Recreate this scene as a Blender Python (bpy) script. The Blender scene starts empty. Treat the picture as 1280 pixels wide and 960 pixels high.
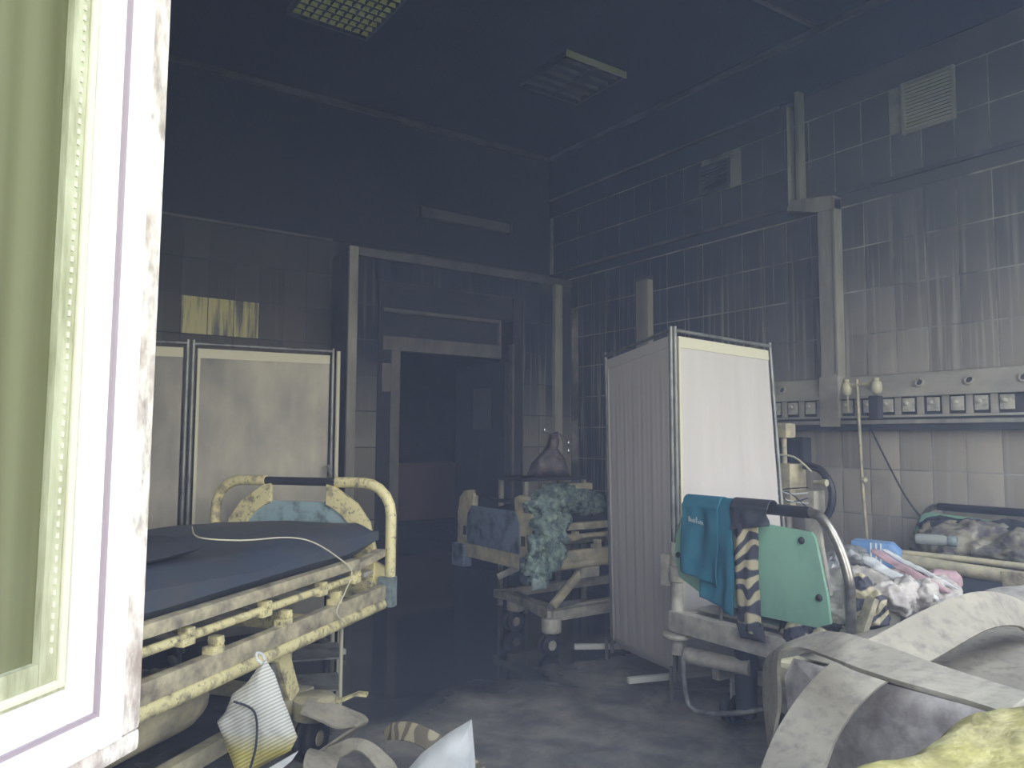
import bpy, bmesh, math, random
from mathutils import Vector, Matrix, noise
random.seed(7)
R_ = math.radians
C = bpy.context.scene.collection
S = bpy.context.scene

# ---------------------------------------------------------------- camera
cam = bpy.data.cameras.new('camera'); co = bpy.data.objects.new('camera', cam); C.objects.link(co)
cam.sensor_width = 36; cam.lens = 950/1280*36; cam.clip_start = .02
co.matrix_world = Matrix.Translation((0, 0, 1.27)) @ (Matrix.Rotation(R_(-35), 4, 'Z')
    @ Matrix.Rotation(R_(90) + math.atan(68/950), 4, 'X') @ Matrix.Rotation(R_(.3), 4, 'Z'))
S.camera = co
# ---------------------------------------------------------------- world: bright overcast sky
w = bpy.data.worlds.new('sky'); S.world = w; w.use_nodes = True
nt = w.node_tree; nt.nodes.clear()
bg = nt.nodes.new('ShaderNodeBackground'); out = nt.nodes.new('ShaderNodeOutputWorld')
tc = nt.nodes.new('ShaderNodeTexCoord'); sp = nt.nodes.new('ShaderNodeSeparateXYZ'); rp = nt.nodes.new('ShaderNodeValToRGB')
nt.links.new(tc.outputs['Generated'], sp.inputs[0]); nt.links.new(sp.outputs['Z'], rp.inputs[0])
rp.color_ramp.elements[0].color = (1.0, .97, .90, 1); rp.color_ramp.elements[0].position = 0.0
rp.color_ramp.elements[1].color = (.72, .84, 1.0, 1); rp.color_ramp.elements[1].position = .9
nt.links.new(rp.outputs[0], bg.inputs[0]); bg.inputs[1].default_value = 4.2
nt.links.new(bg.outputs[0], out.inputs[0])
S.view_settings.view_transform = 'Standard'; S.view_settings.look = 'None'
S.view_settings.gamma = 1; S.view_settings.use_curve_mapping = False
S.view_settings.exposure = .38
RX, DY, H = 4.85, 6.25, 4.24          # right wall, back wall, ceiling
PY = 5.88                             # face of the door vestibule
WY0, WY1 = .10, .45                   # window wall
HAZE = .033                            # density of the added haze
SASH_ANG, SASH_W = 43.7, .625
# window openings: x0, x1, z0, z1
OPEN = [(-2.2, -.75, .9, 3.3), (-.36, 1.95, .88, 3.3), (2.35, 4.45, .9, 3.3)]
for i, (x0, x1, z0, z1) in enumerate(OPEN):      # daylight portals filling the real openings
    l = bpy.data.lights.new('daylight_portal', 'AREA'); l.shape = 'RECTANGLE'; l.size = x1-x0; l.size_y = z1-z0
    l.cycles.is_portal = True
    o = bpy.data.objects.new('daylight_portal', l); C.objects.link(o)
    o.location = ((x0+x1)/2, WY0+.01, (z0+z1)/2); o.rotation_euler = (R_(90), 0, 0)

# ---------------------------------------------------------------- materials
def N(nt, t, **kw):
    n = nt.nodes.new(t)
    for k, v in kw.items():
        if k.startswith('i_'): n.inputs[int(k[2:])].default_value = v
        else: setattr(n, k, v)
    return n
def mat(name, base, rough=.6, metal=0, dirt=None, amt=.5, scale=(6, 6, 6), sharp=.12, bump=.0, bscale=40, spec=.5, var=0, dirt2=None, amt2=.4, scale2=(20, 20, 20)):
    m = bpy.data.materials.new(name); m.use_nodes = True; nt = m.node_tree
    b = nt.nodes['Principled BSDF']; L = nt.links.new
    b.inputs['Roughness'].default_value = rough; b.inputs['Metallic'].default_value = metal
    b.inputs['Specular IOR Level'].default_value = spec
    g = N(nt, 'ShaderNodeNewGeometry')
    col = N(nt, 'ShaderNodeRGB'); col.outputs[0].default_value = (*base, 1); src = col.outputs[0]
    for k, (dc, am, sc) in enumerate(((dirt, amt, scale), (dirt2, amt2, scale2))):
        if dc is None: continue
        mp = N(nt, 'ShaderNodeMapping'); mp.inputs['Scale'].default_value = sc; mp.inputs['Location'].default_value = (k*3.1, 0, 0)
        L(g.outputs['Position'], mp.inputs[0])
        no = N(nt, 'ShaderNodeTexNoise'); no.inputs['Scale'].default_value = 1; no.inputs['Detail'].default_value = 6; no.inputs['Roughness'].default_value = .62
        L(mp.outputs[0], no.inputs[0])
        mr = N(nt, 'ShaderNodeMapRange'); mr.inputs[1].default_value = (1-am)*.5+.25-sharp; mr.inputs[2].default_value = (1-am)*.5+.25+sharp
        L(no.outputs[0], mr.inputs[0])
        mx = N(nt, 'ShaderNodeMix', data_type='RGBA'); L(mr.outputs[0], mx.inputs[0]); L(src, mx.inputs[6]); mx.inputs[7].default_value = (*dc, 1)
        src = mx.outputs[2]
    if var:
        oi = N(nt, 'ShaderNodeObjectInfo'); mm = N(nt, 'ShaderNodeMapRange'); mm.inputs[3].default_value = 1-var; mm.inputs[4].default_value = 1+var
        L(oi.outputs['Random'], mm.inputs[0]); hs = N(nt, 'ShaderNodeHueSaturation'); L(mm.outputs[0], hs.inputs['Value']); L(src, hs.inputs['Color']); src = hs.outputs[0]
    L(src, b.inputs['Base Color'])
    if bump:
        no = N(nt, 'ShaderNodeTexNoise'); no.inputs['Scale'].default_value = bscale; no.inputs['Detail'].default_value = 5
        L(g.outputs['Position'], no.inputs[0]); bp = N(nt, 'ShaderNodeBump'); bp.inputs['Strength'].default_value = bump; bp.inputs['Distance'].default_value = .02
        L(no.outputs[0], bp.inputs['Height']); L(bp.outputs[0], b.inputs['Normal'])
    return m
SOOT = (.034, .042, .064)
M = {}
M['plaster'] = mat('sooted plaster', (.026, .032, .050), .8, dirt=(.042, .046, .060), amt=.45, scale=(1.2, 1.2, 1.2), sharp=.25, bump=.15, spec=.2)
M['ceiling'] = mat('sooted ceiling', (.026, .031, .046), .85, dirt=(.045, .049, .062), amt=.4, scale=(.9, .9, .9), sharp=.25, bump=.15, spec=.15)
M['grout'] = mat('pale grout', (.50, .49, .46), .9, dirt=(.16, .165, .18), amt=.5, scale=(2.2, 2.2, 2.2), sharp=.1, spec=.1)
M['grout_dark'] = mat('smoked grout', (.12, .12, .12), .9, dirt=(.05, .055, .065), amt=.6, scale=(2.2, 2.2, 2.2), sharp=.12, spec=.1)
M['trim'] = mat('sooted trim', (.17, .165, .165), .6, dirt=(.055, .06, .07), amt=.5, scale=(3, 3, 3), sharp=.2)
M['trim_dark'] = mat('dark sooted trim', (.075, .078, .088), .6, dirt=(.045, .05, .062), amt=.5, scale=(3, 3, 3), sharp=.2)
M['duct'] = mat('grey cable trunking', (.46, .445, .39), .55, dirt=(.24, .235, .22), amt=.5, scale=(9, 9, 2), sharp=.2)
M['charred'] = mat('charred wood', (.022, .028, .044), .8, dirt=(.04, .045, .06), amt=.4, scale=(4, 4, 4), bump=.2)
M['casing'] = mat('smoked door casing', (.17, .165, .155), .6, dirt=(.09, .09, .095), amt=.45, scale=(7, 7, 3), sharp=.15)
M['corridor'] = mat('corridor wall', (.30, .20, .21), .7, spec=.2)
M['cream'] = mat('cream enamel', (.82, .75, .43), .38, dirt=(.30, .26, .19), amt=.34, scale=(16, 16, 16), sharp=.08, dirt2=(.12, .11, .11), amt2=.22, scale2=(45, 45, 45))
M['cream_dull'] = mat('dulled cream enamel', (.58, .53, .37), .5, dirt=(.28, .26, .22), amt=.42, scale=(12, 12, 12), sharp=.15)
M['grey_cream'] = mat('sooty grey metal', (.52, .50, .44), .45, dirt=(.24, .23, .22), amt=.42, scale=(10, 10, 10), sharp=.14)
M['rail_dirty'] = mat('scorched rail', (.66, .60, .42), .5, dirt=(.24, .21, .18), amt=.48, scale=(14, 14, 14), sharp=.15)
M['blue_panel'] = mat('pale blue plastic', (.33, .46, .52), .5, dirt=(.13, .17, .20), amt=.35, scale=(12, 12, 12), sharp=.1)
M['blue_dark'] = mat('smoky blue plastic', (.17, .22, .32), .5, dirt=(.05, .06, .09), amt=.38, scale=(9, 9, 9), sharp=.08)
M['bumper'] = mat('blue grey bumper', (.25, .32, .34), .5, dirt=(.12, .14, .15), amt=.4, scale=(20, 20, 20))
M['green'] = mat('mint green plastic', (.30, .56, .43), .45, dirt=(.23, .43, .34), amt=.33, scale=(7, 7, 4), sharp=.16)
M['black'] = mat('black rubber', (.03, .032, .04), .5)
M['dark'] = mat('dark fabric', (.045, .05, .065), .75)
M['grip'] = mat('black grip', (.03, .03, .035), .45)
M['chrome'] = mat('smoked chrome', (.42, .40, .36), .3, .75, dirt=(.16, .15, .15), amt=.45, scale=(15, 15, 15), sharp=.15)
M['steel'] = mat('grey steel', (.30, .31, .32), .4, .3, dirt=(.14, .14, .15), amt=.45, scale=(12, 12, 12))
M['mattress'] = mat('slate vinyl', (.050, .075, .125), .55, dirt=(.085, .085, .095), amt=.5, scale=(3, 3, 5), sharp=.2, bump=.15, bscale=12)
M['screen'] = mat('white screen cloth', (.80, .77, .77), .9, dirt=(.70, .67, .67), amt=.5, scale=(11, 11, .7), sharp=.2, spec=.1)
M['screen_dirty'] = mat('smoked screen cloth', (.78, .74, .62), .9, dirt=(.60, .57, .50), amt=.5, scale=(9, 9, .6), sharp=.22, dirt2=(.24, .24, .25), amt2=.42, scale2=(3, 3, 2), spec=.1)
M['screen_frame'] = mat('grey screen frame', (.24, .25, .25), .4, .4, dirt=(.12, .12, .13), amt=.4, scale=(20, 20, 8))
M['hem'] = mat('screen hem', (.62, .60, .49), .85, spec=.1)
M['hem_dirty'] = mat('smoked screen hem', (.60, .58, .46), .85, spec=.1)
M['foot_white'] = mat('white foot bar', (.70, .70, .66), .5)
M['teal'] = mat('teal cotton', (.04, .20, .30), .9, dirt=(.03, .15, .24), amt=.5, scale=(6, 6, 6), sharp=.2, spec=.1)
M['print'] = mat('faded white print', (.35, .45, .50), .9)
M['hose'] = mat('dusty grey band', (.48, .44, .36), .75, dirt=(.36, .33, .28), amt=.45, scale=(7, 7, 7), sharp=.18, dirt2=(.20, .18, .17), amt2=.18, scale2=(30, 30, 30), bump=.1)
M['hose_edge'] = mat('pale band edge', (.62, .60, .50), .8)
M['pale_blue'] = mat('clear blue plastic', (.16, .33, .66), .4, dirt=(.28, .42, .66), amt=.4, scale=(18, 18, 18))
M['pvc'] = mat('white window plastic', (.86, .85, .86), .35)
M['pvc_dirty'] = mat('sooty window plastic', (.80, .76, .72), .5, dirt=(.36, .30, .27), amt=.47, scale=(26, 26, 12), sharp=.10, dirt2=(.30, .26, .25), amt2=.3, scale2=(70, 70, 30))
M['seal'] = mat('mauve rubber seal', (.30, .25, .29), .6)
M['gasket'] = mat('pale glazing strip', (.44, .45, .33), .5, dirt=(.26, .27, .17), amt=.5, scale=(60, 60, 10))
M['sill'] = mat('yellow blotched sill', (.34, .31, .115), .85, dirt=(.17, .15, .06), amt=.5, scale=(9, 9, 9), sharp=.14, dirt2=(.50, .45, .24), amt2=.35, scale2=(14, 30, 20), bump=.8, bscale=16)  # yellow base with darker and paler blotches
M['white_cloth'] = mat('white sheeting', (.80, .82, .84), .8, dirt=(.60, .62, .66), amt=.35, scale=(10, 10, 10))
M['pink'] = mat('pink cloth', (.55, .36, .40), .85, dirt=(.38, .28, .31), amt=.4, scale=(14, 14, 14))
M['pale_cloth'] = mat('grubby pale cloth', (.50, .47, .42), .9, dirt=(.28, .26, .26), amt=.45, scale=(11, 11, 11), sharp=.12, bump=.3, bscale=20)
M['pale_cloth2'] = mat('dull white cloth', (.62, .58, .55), .9, dirt=(.38, .34, .34), amt=.42, scale=(16, 16, 16), bump=.3, bscale=20)
M['brown_sheet'] = mat('brown plastic sheet', (.33, .31, .23), .45, dirt=(.13, .12, .13), amt=.52, scale=(8, 8, 11), sharp=.12, dirt2=(.42, .40, .32), amt2=.3, scale2=(20, 20, 26), bump=.3, bscale=14)
M['dark_mauve'] = mat('dark mauve cloth', (.10, .085, .11), .6, dirt=(.24, .20, .22), amt=.35, scale=(12, 12, 5))
M['lamp_frame'] = mat('sooted lamp frame', (.055, .06, .07), .6)
M['lamp_bar'] = mat('lamp louvre', (.17, .17, .16), .5, dirt=(.06, .065, .075), amt=.5, scale=(5, 5, 5), sharp=.15)
M['lamp_reflect'] = mat('lamp louvre with painted reflection', (.95, .90, .48), .35, dirt=(.45, .43, .26), amt=.3, scale=(14, 14, 14), sharp=.12)  # bright yellow paints in the outdoor light reflected by the louvres
M['panel'] = mat('bedhead service panel', (.50, .48, .43), .55, dirt=(.32, .31, .29), amt=.45, scale=(4, 4, 7), sharp=.2)
M['socket'] = mat('socket plate', (.58, .57, .52), .45, dirt=(.30, .30, .29), amt=.35, scale=(20, 20, 20))
M['hole'] = mat('dark outlet', (.06, .06, .065), .6)
M['knob'] = mat('yellowed knob', (.55, .53, .40), .4)
for _k in ('screen', 'screen_dirty'):      # thin cloth lets light through
    _n = M[_k].node_tree; _b = _n.nodes['Principled BSDF']; _t = N(_n, 'ShaderNodeBsdfTranslucent'); _m = N(_n, 'ShaderNodeMixShader'); _m.inputs[0].default_value = .32
    _t.inputs[0].default_value = (.74, .71, .72, 1) if _k == 'screen' else (.45, .43, .38, 1)
    _n.links.new(_b.outputs[0], _m.inputs[1]); _n.links.new(_t.outputs[0], _m.inputs[2]); _n.links.new(_m.outputs[0], _n.nodes['Material Output'].inputs[0])
M['grass'] = mat('lawn', (.10, .15, .04), .9, dirt=(.16, .19, .06), amt=.5, scale=(2, 2, 2))
M['silver_glint'] = mat('bright metal', (.8, .82, .85), .15, 1)
def wave_cloth(name, c1, c2, sc, rot, c3=None, zt=0, z2=.1, dist=2.0):
    m = mat(name, c1, .6); nt = m.node_tree; L = nt.links.new; b = nt.nodes['Principled BSDF']
    g = N(nt, 'ShaderNodeNewGeometry'); mp = N(nt, 'ShaderNodeMapping'); mp.inputs['Rotation'].default_value = rot; L(g.outputs['Position'], mp.inputs[0])
    wv = N(nt, 'ShaderNodeTexWave', bands_direction='Z'); wv.inputs['Scale'].default_value = sc; wv.inputs['Distortion'].default_value = dist; L(mp.outputs[0], wv.inputs[0])
    mr = N(nt, 'ShaderNodeMapRange'); mr.inputs[1].default_value = .35; mr.inputs[2].default_value = .6; L(wv.outputs['Fac'], mr.inputs[0])
    mx = N(nt, 'ShaderNodeMix', data_type='RGBA'); L(mr.outputs[0], mx.inputs[0]); mx.inputs[6].default_value = (*c1, 1); mx.inputs[7].default_value = (*c2, 1)
    src = mx.outputs[2]
    if c3:
        s = N(nt, 'ShaderNodeSeparateXYZ'); L(g.outputs['Position'], s.inputs[0]); r2 = N(nt, 'ShaderNodeMapRange'); r2.inputs[1].default_value = zt; r2.inputs[2].default_value = z2; r2.inputs[3].default_value = 1; r2.inputs[4].default_value = 0; L(s.outputs['Z'], r2.inputs[0])
        m2 = N(nt, 'ShaderNodeMix', data_type='RGBA', blend_type='MULTIPLY'); L(r2.outputs[0], m2.inputs[0]); L(src, m2.inputs[6]); m2.inputs[7].default_value = (*c3, 1); src = m2.outputs[2]
    L(src, b.inputs['Base Color']); return m
M['bag'] = wave_cloth('striped silvery bag', (.80, .80, .76), (.50, .50, .49), 30, (.45, .25, 0), (.95, .84, .30), .26, .33, dist=1.0)
M['crumple_green'] = mat('grey green crumpled cloth', (.22, .30, .27), .85, dirt=(.07, .11, .12), amt=.5, scale=(26, 26, 16), sharp=.09, dirt2=(.42, .50, .42), amt2=.22, scale2=(34, 34, 30))
M['camo'] = wave_cloth('camouflage cloth', (.52, .47, .32), (.05, .05, .075), 4.6, (.15, .35, 0), dist=16)
M['camo_strap'] = wave_cloth('scrawled webbing', (.52, .47, .34), (.22, .19, .15), 5, (1.2, .3, .2), dist=18)
# tiles: soot that thickens with height; lower rows rinsed clean in streaks (stains of their own)
def tile_mat(name, low, high=SOOT, z0=1.25, z1=2.5, streak=(.20, .20, .19), samt=.5, far=None):
    m = bpy.data.materials.new(name); m.use_nodes = True; nt = m.node_tree; L = nt.links.new; b = nt.nodes['Principled BSDF']
    b.inputs['Roughness'].default_value = .62; b.inputs['Specular IOR Level'].default_value = .15
    g = N(nt, 'ShaderNodeNewGeometry'); s = N(nt, 'ShaderNodeSeparateXYZ'); L(g.outputs['Position'], s.inputs[0])
    def nz(sc, d=5):
        mp = N(nt, 'ShaderNodeMapping'); mp.inputs['Scale'].default_value = sc; L(g.outputs['Position'], mp.inputs[0])
        n = N(nt, 'ShaderNodeTexNoise'); n.inputs['Scale'].default_value = 1; n.inputs['Detail'].default_value = d; L(mp.outputs[0], n.inputs[0]); return n.outputs[0]
    def mrg(v, a, bb, c=0, d=1):
        r = N(nt, 'ShaderNodeMapRange'); r.inputs[1].default_value = a; r.inputs[2].default_value = bb; r.inputs[3].default_value = c; r.inputs[4].default_value = d; L(v, r.inputs[0]); return r.outputs[0]
    def mul(a, bb, op='MULTIPLY'):
        q = N(nt, 'ShaderNodeMath', operation=op)
        for k, v in enumerate((a, bb)):
            if isinstance(v, (int, float)): q.inputs[k].default_value = v
            else: L(v, q.inputs[k])
        return q.outputs[0]
    def mix(f, a, bb):
        x = N(nt, 'ShaderNodeMix', data_type='RGBA'); L(f, x.inputs[0])
        for k, v in ((6, a), (7, bb)):
            if isinstance(v, tuple): x.inputs[k].default_value = (*v, 1)
            else: L(v, x.inputs[k])
        return x.outputs[2]
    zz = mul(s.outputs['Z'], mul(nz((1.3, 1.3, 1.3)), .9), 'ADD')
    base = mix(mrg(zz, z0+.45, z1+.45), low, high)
    if far:      # blends to a darker, bluer tone towards the back corner
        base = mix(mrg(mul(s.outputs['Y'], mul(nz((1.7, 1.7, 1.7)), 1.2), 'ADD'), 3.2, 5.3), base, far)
    oi = N(nt, 'ShaderNodeObjectInfo'); hs = N(nt, 'ShaderNodeHueSaturation'); L(mrg(oi.outputs['Random'], 0, 1, .84, 1.16), hs.inputs['Value']); L(base, hs.inputs['Color'])
    st = mul(mul(mrg(nz((34, 34, .9), 4), .60-.1*samt, .72-.1*samt), mrg(s.outputs['Z'], 2.9, 1.9)), samt)
    c = mix(st, hs.outputs[0], streak)
    sm = mul(mrg(nz((3.5, 3.5, 2.2), 6), .55, .75), .35)
    c = mix(sm, c, (.075, .08, .09))
    L(c, b.inputs['Base Color']); return m
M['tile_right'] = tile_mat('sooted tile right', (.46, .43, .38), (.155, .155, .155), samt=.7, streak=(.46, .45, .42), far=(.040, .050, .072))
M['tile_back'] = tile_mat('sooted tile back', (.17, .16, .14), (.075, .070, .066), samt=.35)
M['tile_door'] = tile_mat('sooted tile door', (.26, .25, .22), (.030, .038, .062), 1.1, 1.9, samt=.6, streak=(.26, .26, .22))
M['tile_clean'] = mat('rinsed cream tile', (.105, .105, .095), .45, dirt=(.60, .57, .25), amt=.5, scale=(9, 9, .7), sharp=.05)
# floor
def floor_mat():
    m = bpy.data.materials.new('wet sooty floor'); m.use_nodes = True; nt = m.node_tree; L = nt.links.new; b = nt.nodes['Principled BSDF']
    g = N(nt, 'ShaderNodeNewGeometry')
    dt = N(nt, 'ShaderNodeVectorMath', operation='DOT_PRODUCT'); dt.inputs[1].default_value = (-.05, 1.0, 0); L(g.outputs['Position'], dt.inputs[0])
    n1 = N(nt, 'ShaderNodeTexNoise'); n1.inputs['Scale'].default_value = 2.2; n1.inputs['Detail'].default_value = 6; n1.inputs['Distortion'].default_value = .6; L(g.outputs['Position'], n1.inputs[0])
    ad = N(nt, 'ShaderNodeMath', operation='MULTIPLY_ADD'); ad.inputs[1].default_value = 1.1; L(n1.outputs[0], ad.inputs[0]); L(dt.outputs['Value'], ad.inputs[2])
    wet = N(nt, 'ShaderNodeMapRange'); wet.inputs[1].default_value = 3.50; wet.inputs[2].default_value = 3.85; L(ad.outputs[0], wet.inputs[0])
    rg = N(nt, 'ShaderNodeMapRange'); rg.inputs[3].default_value = .55; rg.inputs[4].default_value = .07; L(wet.outputs[0], rg.inputs[0]); L(rg.outputs[0], b.inputs['Roughness'])
    n2 = N(nt, 'ShaderNodeTexNoise'); n2.inputs['Scale'].default_value = 4.3; n2.inputs['Detail'].default_value = 9; n2.inputs['Roughness'].default_value = .66; n2.inputs['Distortion'].default_value = .35; L(g.outputs['Position'], n2.inputs[0])
    r = N(nt, 'ShaderNodeMapRange'); r.inputs[1].default_value = .40; r.inputs[2].default_value = .68; L(n2.outputs[0], r.inputs[0])
    mx = N(nt, 'ShaderNodeMix', data_type='RGBA'); L(r.outputs[0], mx.inputs[0]); mx.inputs[6].default_value = (.17, .17, .18, 1); mx.inputs[7].default_value = (.38, .36, .33, 1)
    m2 = N(nt, 'ShaderNodeMix', data_type='RGBA'); L(wet.outputs[0], m2.inputs[0]); L(mx.outputs[2], m2.inputs[6]); m2.inputs[7].default_value = (.07, .078, .10, 1)
    L(m2.outputs[2], b.inputs['Base Color'])
    bp = N(nt, 'ShaderNodeBump'); bp.inputs['Distance'].default_value = .02; iv = N(nt, 'ShaderNodeMapRange'); iv.inputs[3].default_value = .5; iv.inputs[4].default_value = .015; L(wet.outputs[0], iv.inputs[0]); L(iv.outputs[0], bp.inputs['Strength']); L(n2.outputs[0], bp.inputs['Height']); L(bp.outputs[0], b.inputs['Normal'])
    return m
M['floor'] = floor_mat()
# dirty glass: film over clear glass, its olive tint also paints the reflected greenery
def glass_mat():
    m = bpy.data.materials.new('filmed glass with painted reflection'); m.use_nodes = True; nt = m.node_tree; L = nt.links.new; nt.nodes.remove(nt.nodes['Principled BSDF'])
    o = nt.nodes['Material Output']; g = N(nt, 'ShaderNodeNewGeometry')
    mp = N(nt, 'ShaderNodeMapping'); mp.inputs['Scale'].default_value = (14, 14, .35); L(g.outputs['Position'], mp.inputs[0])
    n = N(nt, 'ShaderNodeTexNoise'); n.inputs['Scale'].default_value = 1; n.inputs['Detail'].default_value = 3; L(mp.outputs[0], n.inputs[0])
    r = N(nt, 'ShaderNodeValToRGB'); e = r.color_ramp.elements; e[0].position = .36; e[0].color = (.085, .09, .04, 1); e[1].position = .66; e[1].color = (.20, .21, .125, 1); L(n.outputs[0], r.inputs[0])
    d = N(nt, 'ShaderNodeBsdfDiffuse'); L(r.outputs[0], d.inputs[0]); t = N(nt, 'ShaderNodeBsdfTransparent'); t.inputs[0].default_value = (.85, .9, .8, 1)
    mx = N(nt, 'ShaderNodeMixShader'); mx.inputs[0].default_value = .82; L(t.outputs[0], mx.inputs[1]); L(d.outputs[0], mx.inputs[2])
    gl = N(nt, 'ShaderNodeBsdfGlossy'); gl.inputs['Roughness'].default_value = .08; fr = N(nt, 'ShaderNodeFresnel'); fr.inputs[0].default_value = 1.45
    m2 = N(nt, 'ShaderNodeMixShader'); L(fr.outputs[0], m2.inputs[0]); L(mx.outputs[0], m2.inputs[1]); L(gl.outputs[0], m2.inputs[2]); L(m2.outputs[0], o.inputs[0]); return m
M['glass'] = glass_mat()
M['clear'] = mat('clear plastic', (.55, .60, .60), .2); M['clear'].node_tree.nodes['Principled BSDF'].inputs['Alpha'].default_value = .55

hm = bpy.data.materials.new('haze'); hm.use_nodes = True; hm.node_tree.nodes.clear()
_o = N(hm.node_tree, 'ShaderNodeOutputMaterial'); _v = N(hm.node_tree, 'ShaderNodeVolumeScatter'); _v.inputs['Color'].default_value = (.55, .66, 1.0, 1); _v.inputs['Density'].default_value = HAZE; _v.inputs['Anisotropy'].default_value = .1
hm.node_tree.links.new(_v.outputs[0], _o.inputs['Volume']); M['haze'] = hm
# ---------------------------------------------------------------- mesh helpers
class MB:
    def __init__(s): s.v = []; s.f = []
    def add(s, v, f):
        n = len(s.v); s.v += [tuple(p) for p in v]; s.f += [tuple(i+n for i in q) for q in f]; return s
    def box(s, x0, x1, y0, y1, z0, z1):
        return s.add([(x, y, z) for x in (x0, x1) for y in (y0, y1) for z in (z0, z1)],
                     [(0, 1, 3, 2), (4, 6, 7, 5), (0, 4, 5, 1), (2, 3, 7, 6), (0, 2, 6, 4), (1, 5, 7, 3)])
    def bar(s, a, b, w, h, up=(0, 0, 1)):
        a, b = Vector(a), Vector(b); d = (b-a).normalized(); u = Vector(up)
        if abs(d.dot(u)) > .98: u = Vector((1, 0, 0))
        r = d.cross(u).normalized()*w/2; u2 = r.cross(d).normalized()*h/2
        v = [p+i*r+j*u2 for p in (a, b) for i in (-1, 1) for j in (-1, 1)]
        return s.add(v, [(0, 1, 3, 2), (4, 6, 7, 5), (0, 4, 5, 1), (2, 3, 7, 6), (0, 2, 6, 4), (1, 5, 7, 3)])
    def tube(s, pts, r, seg=10, sm=0):
        P = [Vector(p) for p in pts]
        if sm: P = cat(P, sm)
        R = r if isinstance(r, (list, tuple)) else [r]*len(P)
        if len(R) != len(P): R = [R[min(len(R)-1, int(i*len(R)/len(P)))] for i in range(len(P))]
        v = []; t0 = (P[1]-P[0]).normalized(); n = t0.orthogonal().normalized()
        for i, p in enumerate(P):
            t = (P[min(i+1, len(P)-1)]-P[max(i-1, 0)]).normalized(); n = (n-t*n.dot(t)).normalized(); b = t.cross(n)
            v += [p+(n*math.cos(2*math.pi*k/seg)+b*math.sin(2*math.pi*k/seg))*R[i] for k in range(seg)]
        f = [(i*seg+k, i*seg+(k+1) % seg, (i+1)*seg+(k+1) % seg, (i+1)*seg+k) for i in range(len(P)-1) for k in range(seg)]
        f += [tuple(range(seg-1, -1, -1)), tuple((len(P)-1)*seg+k for k in range(seg))]
        return s.add(v, f)
    def lathe(s, c, prof, seg=16, axis=(0, 0, 1)):
        c = Vector(c); a = Vector(axis).normalized(); n = a.orthogonal().normalized(); b = a.cross(n)
        v = [c+a*h+(n*math.cos(2*math.pi*k/seg)+b*math.sin(2*math.pi*k/seg))*max(r, .0005) for r, h in prof for k in range(seg)]
        f = [(i*seg+k, i*seg+(k+1) % seg, (i+1)*seg+(k+1) % seg, (i+1)*seg+k) for i in range(len(prof)-1) for k in range(seg)]
        f += [tuple(range(seg-1, -1, -1)), tuple((len(prof)-1)*seg+k for k in range(seg))]
        return s.add(v, f)
    def prism(s, poly, o, u, w, t):          # polygon (2D) in frame o,u,w, extruded by vector t
        o, u, w, t = map(Vector, (o, u, w, t)); n = len(poly)
        v = [o+u*a+w*b for a, b in poly]; v += [p+t for p in v]
        return s.add(v, [tuple(range(n-1, -1, -1)), tuple(range(n, 2*n))]+[(i, (i+1) % n, n+(i+1) % n, n+i) for i in range(n)])
    def ribbon(s, A, B, th):                 # strip between two edge lines, with thickness
        A = [Vector(p) for p in A]; B = [Vector(p) for p in B]; n = len(A); v = []
        for i in range(n):
            t = A[min(i+1, n-1)]-A[max(i-1, 0)]; nn = t.cross(B[i]-A[i]); nn = nn.normalized()*th/2 if nn.length > 1e-9 else Vector((0, 0, th/2))
            v += [A[i]+nn, B[i]+nn, B[i]-nn, A[i]-nn]
        f = [(i*4+k, i*4+(k+1) % 4, i*4+4+(k+1) % 4, i*4+4+k) for i in range(n-1) for k in range(4)]
        f += [(3, 2, 1, 0), tuple((n-1)*4+k for k in range(4))]
        return s.add(v, f)
    def puff(s, outline, o, u, w, n, th, rings=7, nz=.0, nsc=8, seed=0, sub=4):   # closed cushion-like body over a star-shaped outline
        o, u, w, n = map(Vector, (o, u, w, n)); k = len(outline); pts = []
        for i in range(k):
            a = Vector(outline[i]).to_2d(); b = Vector(outline[(i+1) % k]).to_2d()
            for j in range(sub): pts.append(a.lerp(b, j/sub))
        cx = sum((p for p in pts), Vector((0, 0)))/len(pts); m = len(pts); v = []; f = []
        for side in (1, -1):
            base = len(v)
            for r in range(rings):
                q = 1-r/rings
                for p in pts:
                    c = cx.lerp(p, q); h = math.sqrt(max(0, 1-q**3))*th*.5*side
                    P3 = o+u*c.x+w*c.y; nn = noise.fractal(P3*nsc+Vector((seed*7.3, side, 0)), .8, 2, 4) if nz else 0
                    v.append(P3+n*(h+nn*nz*(1 if r else .3)))
            v.append(o+u*cx.x+w*cx.y+n*th*.5*side)
            for r in range(rings-1):
                for i in range(m):
                    q = (base+r*m+i, base+r*m+(i+1) % m, base+(r+1)*m+(i+1) % m, base+(r+1)*m+i)
                    f.append(q if side > 0 else q[::-1])
            for i in range(m):
                q = (base+(rings-1)*m+i, base+(rings-1)*m+(i+1) % m, base+rings*m); f.append(q if side > 0 else q[::-1])
        off = rings*m+1
        for i in range(m): f.append((i, off+i, off+(i+1) % m, (i+1) % m))
        return s.add(v, f)
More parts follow.
